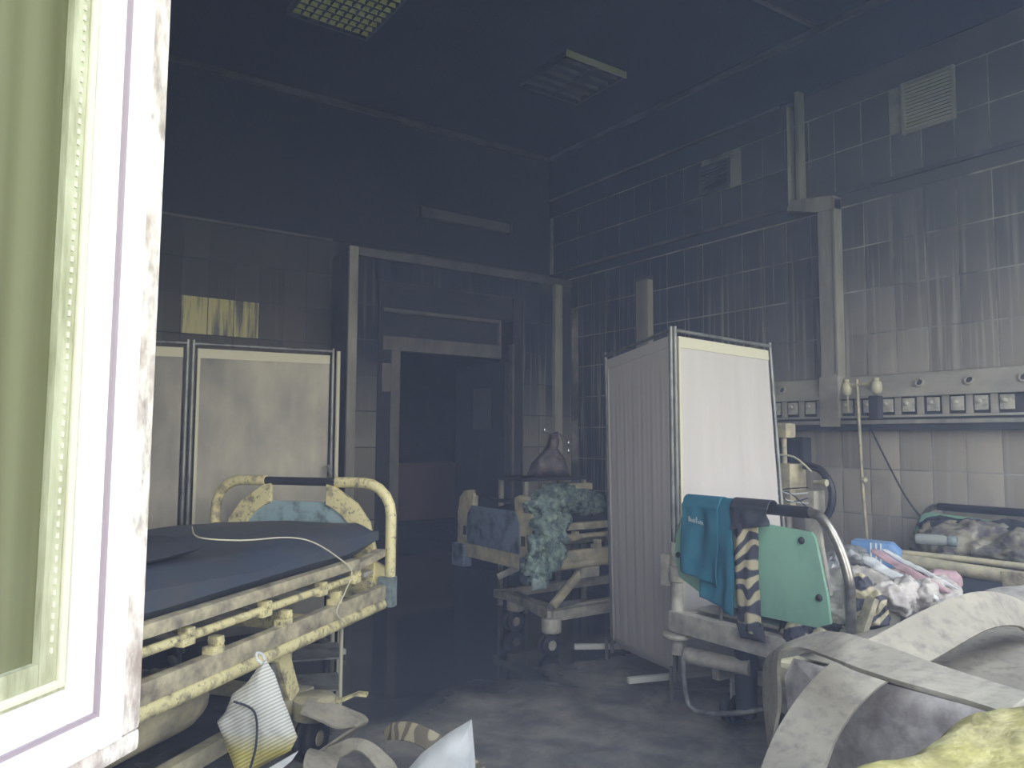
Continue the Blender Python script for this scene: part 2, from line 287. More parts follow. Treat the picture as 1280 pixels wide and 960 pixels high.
    def mesh(s, name, m, bevel=0, smooth=False):
        me = bpy.data.meshes.new(name); me.from_pydata(s.v, [], s.f); me.materials.append(M[m] if isinstance(m, str) else m)
        bm = bmesh.new(); bm.from_mesh(me); bmesh.ops.recalc_face_normals(bm, faces=bm.faces)
        if bevel: bmesh.ops.bevel(bm, geom=[e for e in bm.edges if e.is_manifold and e.calc_face_angle(0) > .6], offset=bevel, segments=2, affect='EDGES', profile=.7)
        bm.to_mesh(me); bm.free()
        if smooth or bevel:
            for p in me.polygons: p.use_smooth = True
            me.set_sharp_from_angle(angle=R_(48))
        return me
    def build(s, name, m, parent=None, bevel=0, smooth=False):
        o = bpy.data.objects.new(name, s.mesh(name, m, bevel, smooth)); C.objects.link(o)
        if parent is not None: o.parent = parent
        return o
def cat(P, n):
    o = []
    for i in range(len(P)-1):
        p0, p1, p2, p3 = P[max(i-1, 0)], P[i], P[i+1], P[min(i+2, len(P)-1)]
        for k in range(n):
            t = k/n; o.append(.5*((2*p1)+(p2-p0)*t+(2*p0-5*p1+4*p2-p3)*t*t+(3*p1-p0-3*p2+p3)*t**3))
    return o+[P[-1]]
def tag(o, label, cat_, group=None, kind=None):
    if label: o['label'] = label
    if cat_: o['category'] = cat_
    if group: o['group'] = group
    if kind: o['kind'] = kind
    return o
def thing(name, label, cat_, loc=(0, 0, 0), rz=0, group=None):
    o = bpy.data.objects.new(name, None); o.empty_display_size = .1; C.objects.link(o); o.location = loc; o.rotation_euler = (0, 0, rz)
    return tag(o, label, cat_, group)
def struct(o, label, cat_): o['kind'] = 'structure'; return tag(o, label, cat_)
def clone(src, parent, loc, rot=None, name=None):
    o = src.copy(); C.objects.link(o); o.parent = parent; o.location = loc
    if rot: o.rotation_euler = rot
    return o
def arc(cy, cz, r, a0, a1, n=6): return [(cy+r*math.cos(R_(a0+(a1-a0)*i/n)), cz+r*math.sin(R_(a0+(a1-a0)*i/n))) for i in range(n+1)]
# ================================================================ SETTING
fl = MB().box(-2.6, 6.6, WY0, 9.4, -.12, 0).build('floor', 'floor'); struct(fl, 'dark wet soot-covered floor with black puddle near the doorway', 'floor')
gr = MB().box(-30, 30, -40, WY0-.01, -.9, -.8).build('ground', 'grass'); struct(gr, 'lawn outside the window', 'ground')
ce = MB().box(-2.6, RX+.1, WY0, DY+.1, H, H+.15).build('ceiling', 'ceiling'); struct(ce, 'soot-blackened ceiling', 'ceiling')
wl = MB().box(-2.7, -2.55, WY0, DY+.1, 0, H).build('wall_left', 'plaster'); struct(wl, 'sooted left wall', 'wall')
T = .002
def tile_mesh(wd, ht, axis, m):
    b = MB()
    if axis == 'x': b.box(-wd/2, wd/2, -T, 0, -ht/2, ht/2)
    else: b.box(-T, 0, -wd/2, wd/2, -ht/2, ht/2)
    return b.mesh('tile', m, .001)
TW, TH, G = .2, .3, .0065
def tiles(parent, axis, plane, a0, a1, z0, zlist, m, skip=lambda a, z: False, special=None, stuff=lambda a, z: False):
    """one object for each tile; plane is the wall face the tiles stand on"""
    me = tile_mesh(TW-G, TH-G*1.35, axis, m); jm = MB(); n = int(round((a1-a0)/TW)); cnt = 0
    for j, z in enumerate(zlist):
        for i in range(n):
            a = a0+TW*(i+.5)
            if skip(a, z): continue
            if stuff(a, z):
                if axis == 'x': jm.box(a-(TW-G)/2, a+(TW-G)/2, plane-T, plane, z-(TH-G)/2, z+(TH-G)/2)
                else: jm.box(plane-T, plane, a-(TW-G)/2, a+(TW-G)/2, z-(TH-G)/2, z+(TH-G)/2)
                continue
            sp = special(a, z) if special else None
            o = bpy.data.objects.new('tile', sp or me); C.objects.link(o); o.parent = parent; cnt += 1
            d = random.uniform(-.0015, .0015)
            o.location = (a, plane+d, z) if axis == 'x' else (plane+d, a, z)
            if sp: o['label'] = 'cream tile rinsed clean in vertical streaks'
    if jm.v: o = jm.build('tile', m, parent); o['kind'] = 'stuff'
    return cnt
# ---- back wall
wb = MB().box(-2.6, RX+.1, DY, DY+.1, 2.2, H).box(-2.6, 2.60, DY, DY+.1, 0, 2.2).box(4.5, RX+.1, DY, DY+.1, 0, 2.2).build('wall_back', 'grout_dark')
struct(wb, 'sooted tiled back wall', 'wall')
MB().box(-2.6, RX, DY-.014, DY, 2.985, H).build('plaster_band', 'plaster', wb)
cl = tile_mesh(TW-G, TH-G, 'x', 'tile_clean')
zb = [.12+.3*k for k in range(10)]
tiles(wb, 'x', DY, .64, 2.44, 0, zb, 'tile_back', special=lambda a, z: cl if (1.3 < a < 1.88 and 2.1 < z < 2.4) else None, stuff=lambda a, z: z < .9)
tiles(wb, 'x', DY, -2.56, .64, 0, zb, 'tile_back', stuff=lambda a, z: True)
# ---- vestibule wall around the door
vw = MB()
vw.box(2.46, 2.85, PY, DY, 0, 2.82).box(2.85, 4.23, PY, DY, 2.60, 2.82).box(4.23, RX, PY, DY, 0, 2.82)
vo = vw.build('wall_door', 'grout_dark'); struct(vo, 'sooted tiled vestibule wall around the doorway', 'wall')
MB().box(2.462, RX-.002, PY-.004, DY-.02, 2.82, 2.835).build('ledge', 'trim_dark', vo)
zd = [.14+.3*k for k in range(9)]
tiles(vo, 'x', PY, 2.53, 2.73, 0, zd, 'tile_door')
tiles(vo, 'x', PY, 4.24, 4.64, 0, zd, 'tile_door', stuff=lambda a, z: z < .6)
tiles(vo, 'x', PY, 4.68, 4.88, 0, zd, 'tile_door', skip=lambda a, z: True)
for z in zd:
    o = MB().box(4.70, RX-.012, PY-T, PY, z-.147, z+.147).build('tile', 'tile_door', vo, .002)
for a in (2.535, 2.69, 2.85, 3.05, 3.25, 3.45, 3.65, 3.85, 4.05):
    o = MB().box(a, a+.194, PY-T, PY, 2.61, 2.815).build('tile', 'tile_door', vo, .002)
n = [0]
def trim(mb, m, label, bevel=.004):
    n[0] += 1; o = mb.build('trim_%d' % n[0], m, None, bevel); return struct(o, label, 'trim')
trim(MB().box(2.452, 2.53, PY-.03, PY, 0, 2.86), 'duct', 'grey vertical corner trim left of the doorway')
trim(MB().box(2.53, RX-.015, PY-.028, PY-.001, 2.79, 2.86), 'trim', 'grey horizontal trim above the doorway')
trim(MB().box(4.60, 4.69, PY-.05, PY, 0, 2.79), 'duct', 'grey vertical trunking right of the doorway')
trim(MB().box(-2.5, RX-.02, DY-.05, DY-.014, H-.055, H-.004), 'trim', 'pale cornice strip along the top of the back wall')
trim(MB().box(RX-.05, RX-.013, WY1+.02, DY-.07, H-.05, H-.004), 'trim', 'pale cornice strip along the top of the right wall')
trim(MB().box(-2.5, 2.45, DY-.028, DY-.012, 2.97, 2.992), 'trim', 'thin ledge above the tiles of the back wall')
trim(MB().box(RX-.032, RX-.012, WY1+.02, PY-.02, 2.968, 2.995), 'trim', 'thin pale ledge across the right wall under the vents')
trim(MB().box(RX-.026, RX-.013, 3.4, DY-.02, 3.755, 3.78), 'trim', 'faint upper strip across the right wall')
# ---- right wall
wr = MB().box(RX, RX+.12, WY0, DY+.1, 0, H).build('wall_right', 'grout'); struct(wr, 'sooted tiled right wall', 'wall')
MB().box(RX-.012, RX, WY1, DY, 3.78, H).build('plaster_band', 'plaster', wr)
zr = [-.12+.3*k+.13 for k in range(10)]                       # rows whose joints fall at 1.98, 2.28, 2.58, 2.85
zr = [.03+.3*k for k in range(1, 10)]
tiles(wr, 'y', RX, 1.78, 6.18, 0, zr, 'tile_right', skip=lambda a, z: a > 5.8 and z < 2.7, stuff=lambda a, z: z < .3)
zu = [3.13+.003, 3.43+.006, 3.73-.09]
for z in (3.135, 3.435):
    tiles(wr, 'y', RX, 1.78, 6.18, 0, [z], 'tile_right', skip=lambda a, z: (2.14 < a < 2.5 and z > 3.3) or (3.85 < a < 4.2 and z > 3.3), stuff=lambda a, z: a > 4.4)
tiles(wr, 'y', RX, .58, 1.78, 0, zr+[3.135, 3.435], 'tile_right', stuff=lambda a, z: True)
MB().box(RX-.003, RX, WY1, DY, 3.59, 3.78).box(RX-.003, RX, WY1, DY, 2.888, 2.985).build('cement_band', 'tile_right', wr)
# ---- front wall with three window openings (behind / beside the camera)
fw = MB(); xs = -2.7
for (x0, x1, z0, z1) in OPEN:
    fw.box(xs, x0, WY0, WY1, -.9, H); fw.box(x0, x1, WY0, WY1, -.9, z0-.04); fw.box(x0, x1, WY0, WY1, z1, H); xs = x1
fw.box(xs, RX+.12, WY0, WY1, -.9, H)
fo = fw.build('wall_front', 'plaster'); struct(fo, 'sooted window wall', 'wall')
for i, (x0, x1, z0, z1) in ((0, OPEN[0]), (2, OPEN[2])):
    wn = thing('window_%d' % (i+1), 'neighbouring white framed window opening', 'window', ((x0+x1)/2, .25, z0)); wn['kind'] = 'structure'; W = (x1-x0)/2
    MB().box(-W, -W+.06, -.03, .03, 0, z1-z0).box(W-.06, W, -.03, .03, 0, z1-z0).box(-W+.06, W-.06, -.03, .03, 0, .06).box(-W+.06, W-.06, -.03, .03, z1-z0-.06, z1-z0).build('window_frame', 'pvc', wn)
# ---- the window the photograph is taken through: frame, rough sill, inward-open sash
w2 = thing('window_2', 'white plastic window opened inward, seen past its dirty sash', 'window', (0, 0, 0)); w2['kind'] = 'structure'
x0, x1, z0, z1 = OPEN[1]
MB().box(x0, x0+.02, .3, .42, .9, z1).box(x1-.05, x1, .3, .42, .9, z1).box(x0, x1, .3, .42, z1-.05, z1).build('window_frame', 'pvc', w2)
# sill with irregular broken inner edge
sb = MB(); nx, ny = 90, 26; V = []
for i in range(nx+1):
    x = -.36+2.3*i/nx
    ye = .545-.055*max(0, (x-.55))/.7+.022*noise.noise(Vector((x*5, 0, 3)))+.012*noise.noise(Vector((x*19, 1, 3)))
    for j in range(ny+1):
        y = WY0-.03+(ye-WY0+.03)*j/ny
        z = .905+.014*noise.fractal(Vector((x*5, y*9, 0)), .8, 2, 5)+.010*noise.noise(Vector((x*2.2, y*16, 5)))
        t = j/ny
        if t > .9: z -= (t-.9)**2*2.2
        V.append((x, y, z))
F = [(i*(ny+1)+j, (i+1)*(ny+1)+j, (i+1)*(ny+1)+j+1, i*(ny+1)+j+1) for i in range(nx) for j in range(ny)]
k = len(V); V += [(x, y, .80) for x, y, z in V]
F += [tuple(a+k for a in q[::-1]) for q in F]
for i in range(nx):
    for j in (0, ny): F.append((i*(ny+1)+j, (i+1)*(ny+1)+j, (i+1)*(ny+1)+j+k, i*(ny+1)+j+k))
for j in range(ny):
    for i in (0, nx): F.append((i*(ny+1)+j, i*(ny+1)+j+1, i*(ny+1)+j+1+k, i*(ny+1)+j+k))
so_ = MB().add(V, F).build('window_sill', 'sill', w2, smooth=True); so_['label'] = 'rough yellow-green broken inner sill'
# sash: local x along the sash from hinge to free edge, local -y = outer face
sa = bpy.data.objects.new('sash', None); C.objects.link(sa); sa.parent = w2; sa.location = (-.315, .46, .964); sa.rotation_euler = (0, R_(.45), R_(SASH_ANG))
SW, SH, FW, SD = SASH_W, 1.75, .068, .062
def rring(x0, x1, z0, z1, wd, y0, y1):
    b = MB(); b.box(x0, x0+wd, y0, y1, z0, z1); b.box(x1-wd, x1, y0, y1, z0, z1); b.box(x0+wd, x1-wd, y0, y1, z0, z0+wd); b.box(x0+wd, x1-wd, y0, y1, z1-wd, z1); return b
o = rring(0, SW, 0, SH, FW*.5, 0, SD).build('sash_frame', 'pvc', sa, .004)
o = rring(FW*.5+.002, SW-FW*.5-.002, FW*.5+.002, SH-FW*.5-.002, FW*.5, .006, SD).build('glazing_frame', 'pvc', sa, .004)
o = rring(FW*.5-.002, SW-FW*.5+.002, FW*.5-.002, SH-FW*.5+.002, .006, .002, .01).build('seal', 'seal', sa)
# rebated free edge, sooty: wraps round the outer side of the frame
b = MB(); b.box(SW, SW+.030, .003, SD+.006, .0, SH); b.box(0, SW+.030, .003, SD+.006, -.022, .0)
o = b.build('sash_edge', 'pvc_dirty', sa, .006)
MB().box(SW+.022, SW+.033, SD+.004, SD+.014, -.020, SH).build('weather_lip', 'pvc', sa, .003)
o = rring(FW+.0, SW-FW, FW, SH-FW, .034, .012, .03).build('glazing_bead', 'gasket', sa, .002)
o = rring(FW+.006, SW-FW-.006, FW+.006, SH-FW-.006, .008, .008, .0122).build('glazing_lip', 'hem', sa, .002)
db = MB()
for k in range(150): db.box(SW-FW-.023, SW-FW-.0205, .0108, .0122, FW+.04+k*.0106, FW+.045+k*.0106)
db.build('spacer_dots', 'hem', sa)['kind'] = 'stuff'
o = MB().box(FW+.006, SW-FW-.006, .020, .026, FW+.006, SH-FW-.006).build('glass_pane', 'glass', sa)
o = rring(FW+.014, SW-FW-.014, FW+.014, SH-FW-.014, .010, .027, .040).build('spacer', 'gasket', sa)
# ---- door, casing, transom, corridor
d1 = thing('door_1', 'charred doorway with smoked pale casing and open dark leaf', 'door', (0, 0, 0)); d1['kind'] = 'structure'
MB().box(2.73, 2.85, PY-.01, PY+.06, 0, 2.60).box(4.12, 4.23, PY-.008, PY+.06, 0, 2.60).box(2.85, 4.12, PY+.0, PY+.06, 2.38, 2.60).build('charred_surround', 'charred', d1)
MB().box(2.77, 3.98, PY-.022, PY+.05, 2.015, 2.135).build('door_casing', 'casing', d1, .004)
MB().box(2.85, 2.935, PY-.02, PY+.05, 0, 2.015).build('door_casing', 'casing', d1, .004)
MB().box(2.765, 2.848, PY-.022, PY-.008, 1.66, 1.90).build('switch_plate', 'casing', d1, .004)['label'] = 'pale block beside the door casing'
MB().box(2.77, 3.98, PY-.02, PY+.05, 2.345, 2.375).box(3.955, 3.98, PY-.02, PY+.05, 2.135, 2.345).build('transom_frame', 'trim', d1, .003)
MB().box(2.85, 3.955, PY+.02, PY+.03, 2.137, 2.343).build('transom_panel', 'charred', d1)
MB().box(4.105, 4.13, PY-.022, PY+.05, 0, 2.16).build('door_casing', 'trim', d1, .003)
MB().box(4.222, 4.236, PY-.022, PY-.006, 0, 2.56).build('door_casing', 'trim_dark', d1, .002)
lf = bpy.data.objects.new('door_leaf', MB().box(0, .85, -.02, .02, .01, 2.0).mesh('door_leaf', 'charred', .004)); C.objects.link(lf); lf.parent = d1
lf.location = (4.10, PY+.10, 0); lf.rotation_euler = (0, 0, R_(100))
lf.location = (4.10, PY+.07, 0); lf.rotation_euler = (0, 0, R_(92))
MB().box(.22, .52, .021, .028, 1.36, 1.76).build('pane', 'trim_dark', lf, .002)
wc = MB().box(2.0, 6.6, 8.75, 8.85, .22, .95).build('wall_corridor', 'corridor'); struct(wc, 'mauve lower wall of the dark corridor beyond the door', 'wall')
MB().box(2.0, 6.6, 8.75, 8.86, .95, 2.9).box(2.0, 6.6, 8.74, 8.76, 0, .22).build('sooted_band', 'charred', wc)
MB().box(RX+.11, 6.6, DY+.0, DY+.1, 0, 2.9).box(1.9, 2.0, DY+.1, 8.9, 0, 2.9).box(6.5, 6.6, DY+.1, 8.9, 0, 2.9).box(1.9, 6.6, DY+.1, 8.9, 2.9, 3.0).build('corridor_shell', 'charred', wc)

# thin haze volume added to lift the darks like veiling glare
hz = MB().box(-2.54, RX-.001, WY0+.02, DY-.001, .001, H-.001).build('glare_haze', 'haze'); tag(hz, 'thin bluish haze filling the whole room, added to stand for veiling glare', 'haze', None, 'stuff')
# ================================================================ CEILING AND WALL FITTINGS
def louvre(loc, label, bar_m, frame_m, nl, nd, sx, sy, rz=0, bright=None):
    t = thing('ceiling_lamp', label, 'lamp', loc, rz)
    MB().box(-sx/2, sx/2, -sy/2, -sy/2+.02, -.05, 0).box(-sx/2, sx/2, sy/2-.02, sy/2, -.05, 0).box(-sx/2, -sx/2+.02, -sy/2+.02, sy/2-.02, -.05, 0).box(sx/2-.02, sx/2, -sy/2+.02, sy/2-.02, -.05, 0).build('lamp_frame', frame_m, t)
    MB().box(-sx/2+.02, sx/2-.02, -sy/2+.02, sy/2-.02, -.012, -.004).build('reflector', 'lamp_frame', t)
    for i in range(nl):
        y = -sy/2+.02+(sy-.04)*(i+.5)/nl
        MB().box(-sx/2+.02, sx/2-.02, y-.003, y+.003, -.046, -.014).build('louvre_blade', bar_m, t)
    for i in range(1, nd):
        x = -sx/2+.02+(sx-.04)*i/nd
        MB().box(x-.004, x+.004, -sy/2+.02, sy/2-.02, -.048, -.03).build('louvre_divider', 'lamp_frame', t)
    if bright: MB().box(-sx/2, sx/2, -sy/2-.012, -sy/2, -.055, -.004).build('edge_strip', bright, t)
    return t
louvre((1.92, 4.74, H), 'square ceiling lamp with louvre grid coloured bright yellow as if reflecting daylight, the nearer one', 'lamp_reflect', 'lamp_frame', 8, 9, .6, .64, 0)
louvre((3.86, 4.68, H), 'square sooted ceiling lamp with one pale edge, the farther one', 'lamp_bar', 'lamp_frame', 5, 2, .62, .62, 0, 'hem_dirty')
t = thing('wall_lamp', 'long sooted strip lamp above the doorway', 'lamp', (3.79, DY-.014, 3.38))
MB().box(-.5, .5, -.06, 0, -.045, .045).build('lamp_body', 'trim', t, .012); MB().box(.502, .52, -.075, 0, -.06, .05).build('end_cap', 'trim_dark', t, .004); MB().box(-.52, -.502, -.075, 0, -.06, .05).build('end_cap', 'trim_dark', t, .004)
def vent(loc, sy, sz, ns, label):
    t = thing('wall_vent', label, 'vent', loc)
    MB().box(-.012, 0, -sy/2, sy/2, -sz/2, sz/2).build('backing', 'hole', t)
    MB().box(-.036, -.012, -sy/2-.02, -sy/2-.001, -sz/2-.02, sz/2+.02).box(-.035, -.012, sy/2, sy/2+.02, -sz/2-.02, sz/2+.02).box(-.035, -.012, -sy/2, sy/2, -sz/2-.02, -sz/2).box(-.035, -.012, -sy/2, sy/2, sz/2, sz/2+.02).build('vent_frame', 'panel' if ns > 10 else 'trim', t, .003)
    m = MB().bar((-.024, -sy/2, 0), (-.024, sy/2, 0), .019, .006, (.35, 0, .94)).mesh('slat', 'hem_dirty' if ns > 10 else 'lamp_bar')
    for i in range(ns):
        o = bpy.data.objects.new('slat', m); C.objects.link(o); o.parent = t; o.location = (0, 0, -sz/2+sz*(i+.5)/ns)
    return t
vent((RX-.012, 2.315, 3.41), .29, .30, 13, 'large slatted vent grille high on the right wall')
vent((RX-.012, 4.02, 3.40), .27, .20, 8, 'small darkened vent grille farther along the right wall')
t = thing('ceiling_cable', 'thin cable strip crossing the ceiling to the right wall', 'cable', (0, 0, H)); MB().bar((3.3, 3.13, -.008), (RX-.04, 3.07, -.008), .035, .014).build('cable_strip', 'trim', t)
t = thing('cable_trunking', 'grey box trunking stepping down the right wall to the service panel', 'trunking', (RX-.012, 0, 0))
MB().box(-.09, -.002, 2.93, 3.06, 1.70, 2.94).box(-.10, -.091, 2.925, 2.945, 1.72, 2.93).build('lower_trunk', 'duct', t, .006)
MB().box(-.11, -.002, 2.925, 3.065, 1.36, 1.70).build('junction_box', 'panel', t, .006)
MB().prism([(2.93, 2.86), (3.06, 2.86), (3.30, 2.93), (3.27, 3.0), (2.93, 2.95)], (-.10, 0, 0), (0, 1, 0), (0, 0, 1), (.098, 0, 0)).build('elbow', 'duct', t, .004)
MB().box(-.075, -.002, 3.20, 3.235, 2.98, 3.80).build('upper_strip', 'duct', t, .004)
MB().box(-.055, -.002, 3.29, 3.315, 2.93, 3.72).build('upper_strip', 'hem_dirty', t, .004)
t = thing('wall_conduit', 'short grey trunk stub on the right wall above the white screen', 'trunking', (RX-.012, 4.81, 0)); MB().box(-.07, -.002, -.075, .075, 1.45, 2.68).build('conduit_body', 'duct', t, .006); MB().box(-.075, -.002, -.08, .08, 2.68, 2.71).build('conduit_cap', 'trim_dark', t)
# service panel
t = thing('service_panel', 'long grey bedhead service panel with sockets on the right wall', 'panel', (RX-.012, 0, 0))
P0, P1 = 1.2, 3.62
MB().prism([(0, 1.70), (-.05, 1.69), (-.10, 1.56), (-.10, 1.545), (0, 1.545)], (0, P0, 0), (1, 0, 0), (0, 0, 1), (0, P1-P0, 0)).build('upper_fascia', 'panel', t)
MB().box(-.06, -.002, P0, P1, 1.43, 1.545).build('socket_bay', 'trim_dark', t, .003)
MB().box(-.10, -.002, P0, P1, 1.415, 1.43).build('shelf', 'panel', t, .003)
MB().box(-.085, -.002, P0, P1, 1.335, 1.412).build('lower_rail', 'trim_dark', t, .004)
MB().box(-.10, -.086, P0, P1, 1.375, 1.40).build('rail_bar', 'duct', t, .003)
for y in (1.82, 2.106, 2.395, 2.69, 3.377): 
    q = MB().lathe((-.078, y, 1.625), [(.028, 0), (.030, .012), (.020, .014), (.018, .004)], 14, (-.93, 0, .36)).build('outlet', 'panel', t, 0, True)
    MB().lathe((-.079, y, 1.625), [(.019, 0), (.019, .006)], 12, (-.93, 0, .36)).build('outlet_hole', 'hole', q)
for y in (1.914, 2.049, 2.182, 2.322, 2.474, 2.608, 2.732, 2.883, 3.16, 3.30, 3.44):
    q = MB().box(-.078, -.060, y-.036, y+.036, 1.45, 1.535).build('socket', 'socket', t, .004)
    MB().lathe((-.078, y+.008, 1.502), [(.014, 0), (.012, .014), (.004, .018)], 10, (-1, 0, 0)).build('plug', 'socket', q, 0, True)
for y in (1.98, 2.115, 2.25, 2.40, 2.54, 2.67, 2.81, 3.09, 3.23, 3.37): MB().box(-.075, -.060, y-.02, y+.02, 1.432, 1.543).build('divider', 'panel', t, .003)
# flow meter pole
t = thing('drip_pole', 'thin cream pole with two rounded heads at the service panel', 'pole', (4.60, 2.66, 0))
MB().tube([(0, 0, .42), (-.0, .035, 1.0), (-.005, .05, 1.66)], .010).build('pole', 'cream_dull', t, 0, True)
MB().tube([(0, .12, 1.62), (0, -.07, 1.63)], .014).build('cross_arm', 'cream_dull', t, 0, True)
for y in (.125, -.075): MB().lathe((0, y, 1.575), [(.012, -.02), (.032, 0), (.036, .03), (.030, .06), (.016, .07), (.02, .085), (.012, .09)], 12).build('head', 'knob', t, 0, True)
MB().tube([(0, .12, 1.56), (0, .118, 1.46)], .006, 8).build('nozzle', 'cream_dull', t); MB().lathe((-.01, .035, 1.02), [(.008, 0), (.018, .01), (.018, .03), (.006, .04)], 10, (0, -1, 0)).build('clamp_knob', 'knob', t)
MB().box(-.02, .05, -.09, -.03, 1.40, 1.55).build('holder', 'dark', t, .01); MB().lathe((0, 0, .0), [(.14, .0), (.14, .02), (.02, .04), (.012, .44)], 16).build('pole_base', 'grey_cream', t, 0, True)
tag(MB().tube([(4.78, 2.76, 1.47), (4.74, 2.70, 1.33), (4.74, 2.60, 1.12), (4.75, 2.50, .92), (4.76, 2.40, .78)], .006, 8, 5).build('power_cord', 'black', None, 0, True), 'black cord hanging from the service panel down to the bed', 'cord')
# ================================================================ BEDS
def caster(p, x, y, m='grey_cream', r=.07, ztop=.2, pedal=False, cap=.05):
    c = MB().lathe((x, y, 0), [(cap*.7, ztop-.09), (cap, ztop-.08), (cap, ztop-.01), (cap*.85, ztop)], 16).tube([(x, y, ztop-.09), (x-.01, y, ztop-.14)], .016).build('caster', m, p, 0, True)
    q = .014
    for s in (-1, 1):
        MB().lathe((x-.02, y+s*.022, r), [(r-.006, -q), (r, -q*.6), (r, q*.6), (r-.006, q)], 18, (0, 1, 0)).build('wheel', 'black', c, 0, True)
    MB().box(x-.04, x+.0, y-.006, y+.006, r-.02, ztop-.08).lathe((x-.02, y-.04, r), [(.028, 0), (.030, .006), (.03, .078), (.028, .084)], 14, (0, 1, 0)).build('fork', m, c, 0, True)
    if pedal: MB().ribbon([(x, y-.02, ztop-.02), (x+.04, y-.09, ztop-.03), (x+.05, y-.15, ztop+.0), (x+.055, y-.2, ztop+.0)], [(x+.05, y-.0, ztop-.02), (x+.08, y-.08, ztop-.03), (x+.09, y-.15, ztop+.0), (x+.09, y-.19, ztop+.0)], .010).build('brake_pedal', 'cream', c, 0, True)
    return c
def endboard(p, x, W, zt, zb, cm, pm, grip=True, out=1):
    h = W/2; r = .15; e = bpy.data.objects.new('end_board', None); C.objects.link(e); e.parent = p
    for s in (-1, 1):
        path = [(x, s*h, zb), (x, s*h, zt-r)]+[(x, s*(h-r+r*math.cos(R_(a))), zt-r+r*math.sin(R_(a))) for a in (18, 36, 54, 72, 90)]+[(x, s*.20, zt)]
        MB().tube(path, .026, 12).build('tube_arch', cm, e, 0, True)
        hi = h-.155
        a_ = [(x-.014, s*(hi+.075), zb+.02), (x-.014, s*(hi+.085), zt-.32), (x-.014, s*(hi+.05), zt-.19), (x-.014, s*(hi-.02), zt-.10), (x-.014, s*.20, zt-.02), (x-.014, s*.16, zt-.01)]
        b_ = [(x-.014, s*(hi-.03), zb+.02), (x-.014, s*(hi-.03), zt-.30), (x-.014, s*(hi-.055), zt-.20), (x-.014, s*(hi-.10), zt-.155), (x-.014, s*.19, zt-.12), (x-.014, s*.16, zt-.11)]
        MB().ribbon(a_, b_, .03).build('moulded_cheek', cm, e, .004)
        MB().box(x-.035, x+.02, s*h-.05 if s > 0 else s*h-.03, s*h+.03 if s > 0 else s*h+.05, zb-.03, zb+.11).build('bumper', 'bumper' if cm == 'cream' else 'blue_dark', e, .008)
        MB().prism([(s*(h-.02), zb+.08), (s*(hi+.04), zb+.08), (s*(hi+.05), zt-.36), (s*(h-.02), zt-.40)], (x-.012, 0, 0), (0, 1, 0), (0, 0, 1), (.024, 0, 0)).build('lower_cheek', cm, e, .004)
    if grip: MB().tube([(x, -.21, zt), (x, .21, zt)], .021, 12).build('grip_bar', 'grip', e, 0, True)
    pw = h-.16
    poly = [(-pw, zb+.09), (pw, zb+.09), (pw, zt-.28)]+[(pw-.12+.12*math.cos(R_(a)), zt-.23+.13*math.sin(R_(a))) for a in (0, 30, 60, 90)]+[(-pw+.12+.12*math.cos(R_(a)), zt-.23+.13*math.sin(R_(a))) for a in (90, 120, 150, 180)]
    MB().prism(poly, (x-.010, 0, 0), (0, 1, 0), (0, 0, 1), (.02, 0, 0)).build('centre_panel', pm, e, .003)
    MB().box(x-.02, x+.02, -h+.03, h-.03, zb, zb+.085).build('cross_bar', cm, e, .006)
    return e
def endboard_wide(p, x, W, zt, zb, cm, pm):      # flat moulded columns either side of a tall panel
    h = W/2; e = bpy.data.objects.new('end_board', None); C.objects.link(e); e.parent = p; w_ = .15
    for s in (-1, 1):
        col = [(s*h, zb), (s*(h-w_), zb), (s*(h-w_), zt-.20), (s*(h-w_-.04), zt-.10), (s*(h-w_-.05), zt-.02), (s*(h-w_), zt), (s*(h-.08), zt-.01), (s*(h-.02), zt-.06), (s*h, zt-.16)]
        MB().prism(col, (x-.022, 0, 0), (0, 1, 0), (0, 0, 1), (.044, 0, 0)).build('column', cm, e, .012)
        MB().box(x-.045, x+.03, *sorted((s*(h-.11), s*(h+.035))), zb-.10, zb+.05).build('bumper', 'blue_dark', e, .015)
        MB().box(x-.026, x-.021, *sorted((s*(h-w_+.03), s*(h-w_+.07))), zt-.30, zt-.24).build('cap', 'hole', e, .003)
    pw = h-w_+.015
    poly = [(-pw, zb+.06), (pw, zb+.06), (pw, zt-.16), (pw-.05, zt-.10), (-pw+.05, zt-.10), (-pw, zt-.16)]
    MB().prism(poly, (x-.030, 0, 0), (0, 1, 0), (0, 0, 1), (.02, 0, 0)).build('centre_panel', pm, e, .006)
    MB().box(x-.02, x+.02, -h+.03, h-.03, zb-.03, zb+.075).build('cross_bar', cm, e, .006)
    MB().tube([(x+.01, h-w_-.02, zt-.02), (x, .10, zt-.035), (x, -.05, zt-.05), (x+.01, -h+w_+.02, zt-.03)], .012, 8, 4).build('scorched_grip', 'charred', e, 0, True)
    return e
def clampblk(b, x, y, z, s):
    b.box(x-.028, x+.028, y-.022, y+.022, z-.014, z+.010); b.box(x-.004, x+.028, y-.020, y+.020, z+.010, z+.038)
    b.lathe((x+.012, y-.026, z+.022), [(.011, 0), (.011, .052)], 10, (0, 1, 0)); b.lathe((x-.016, y-.026, z-.002), [(.006, 0), (.006, .052)], 8, (0, 1, 0))
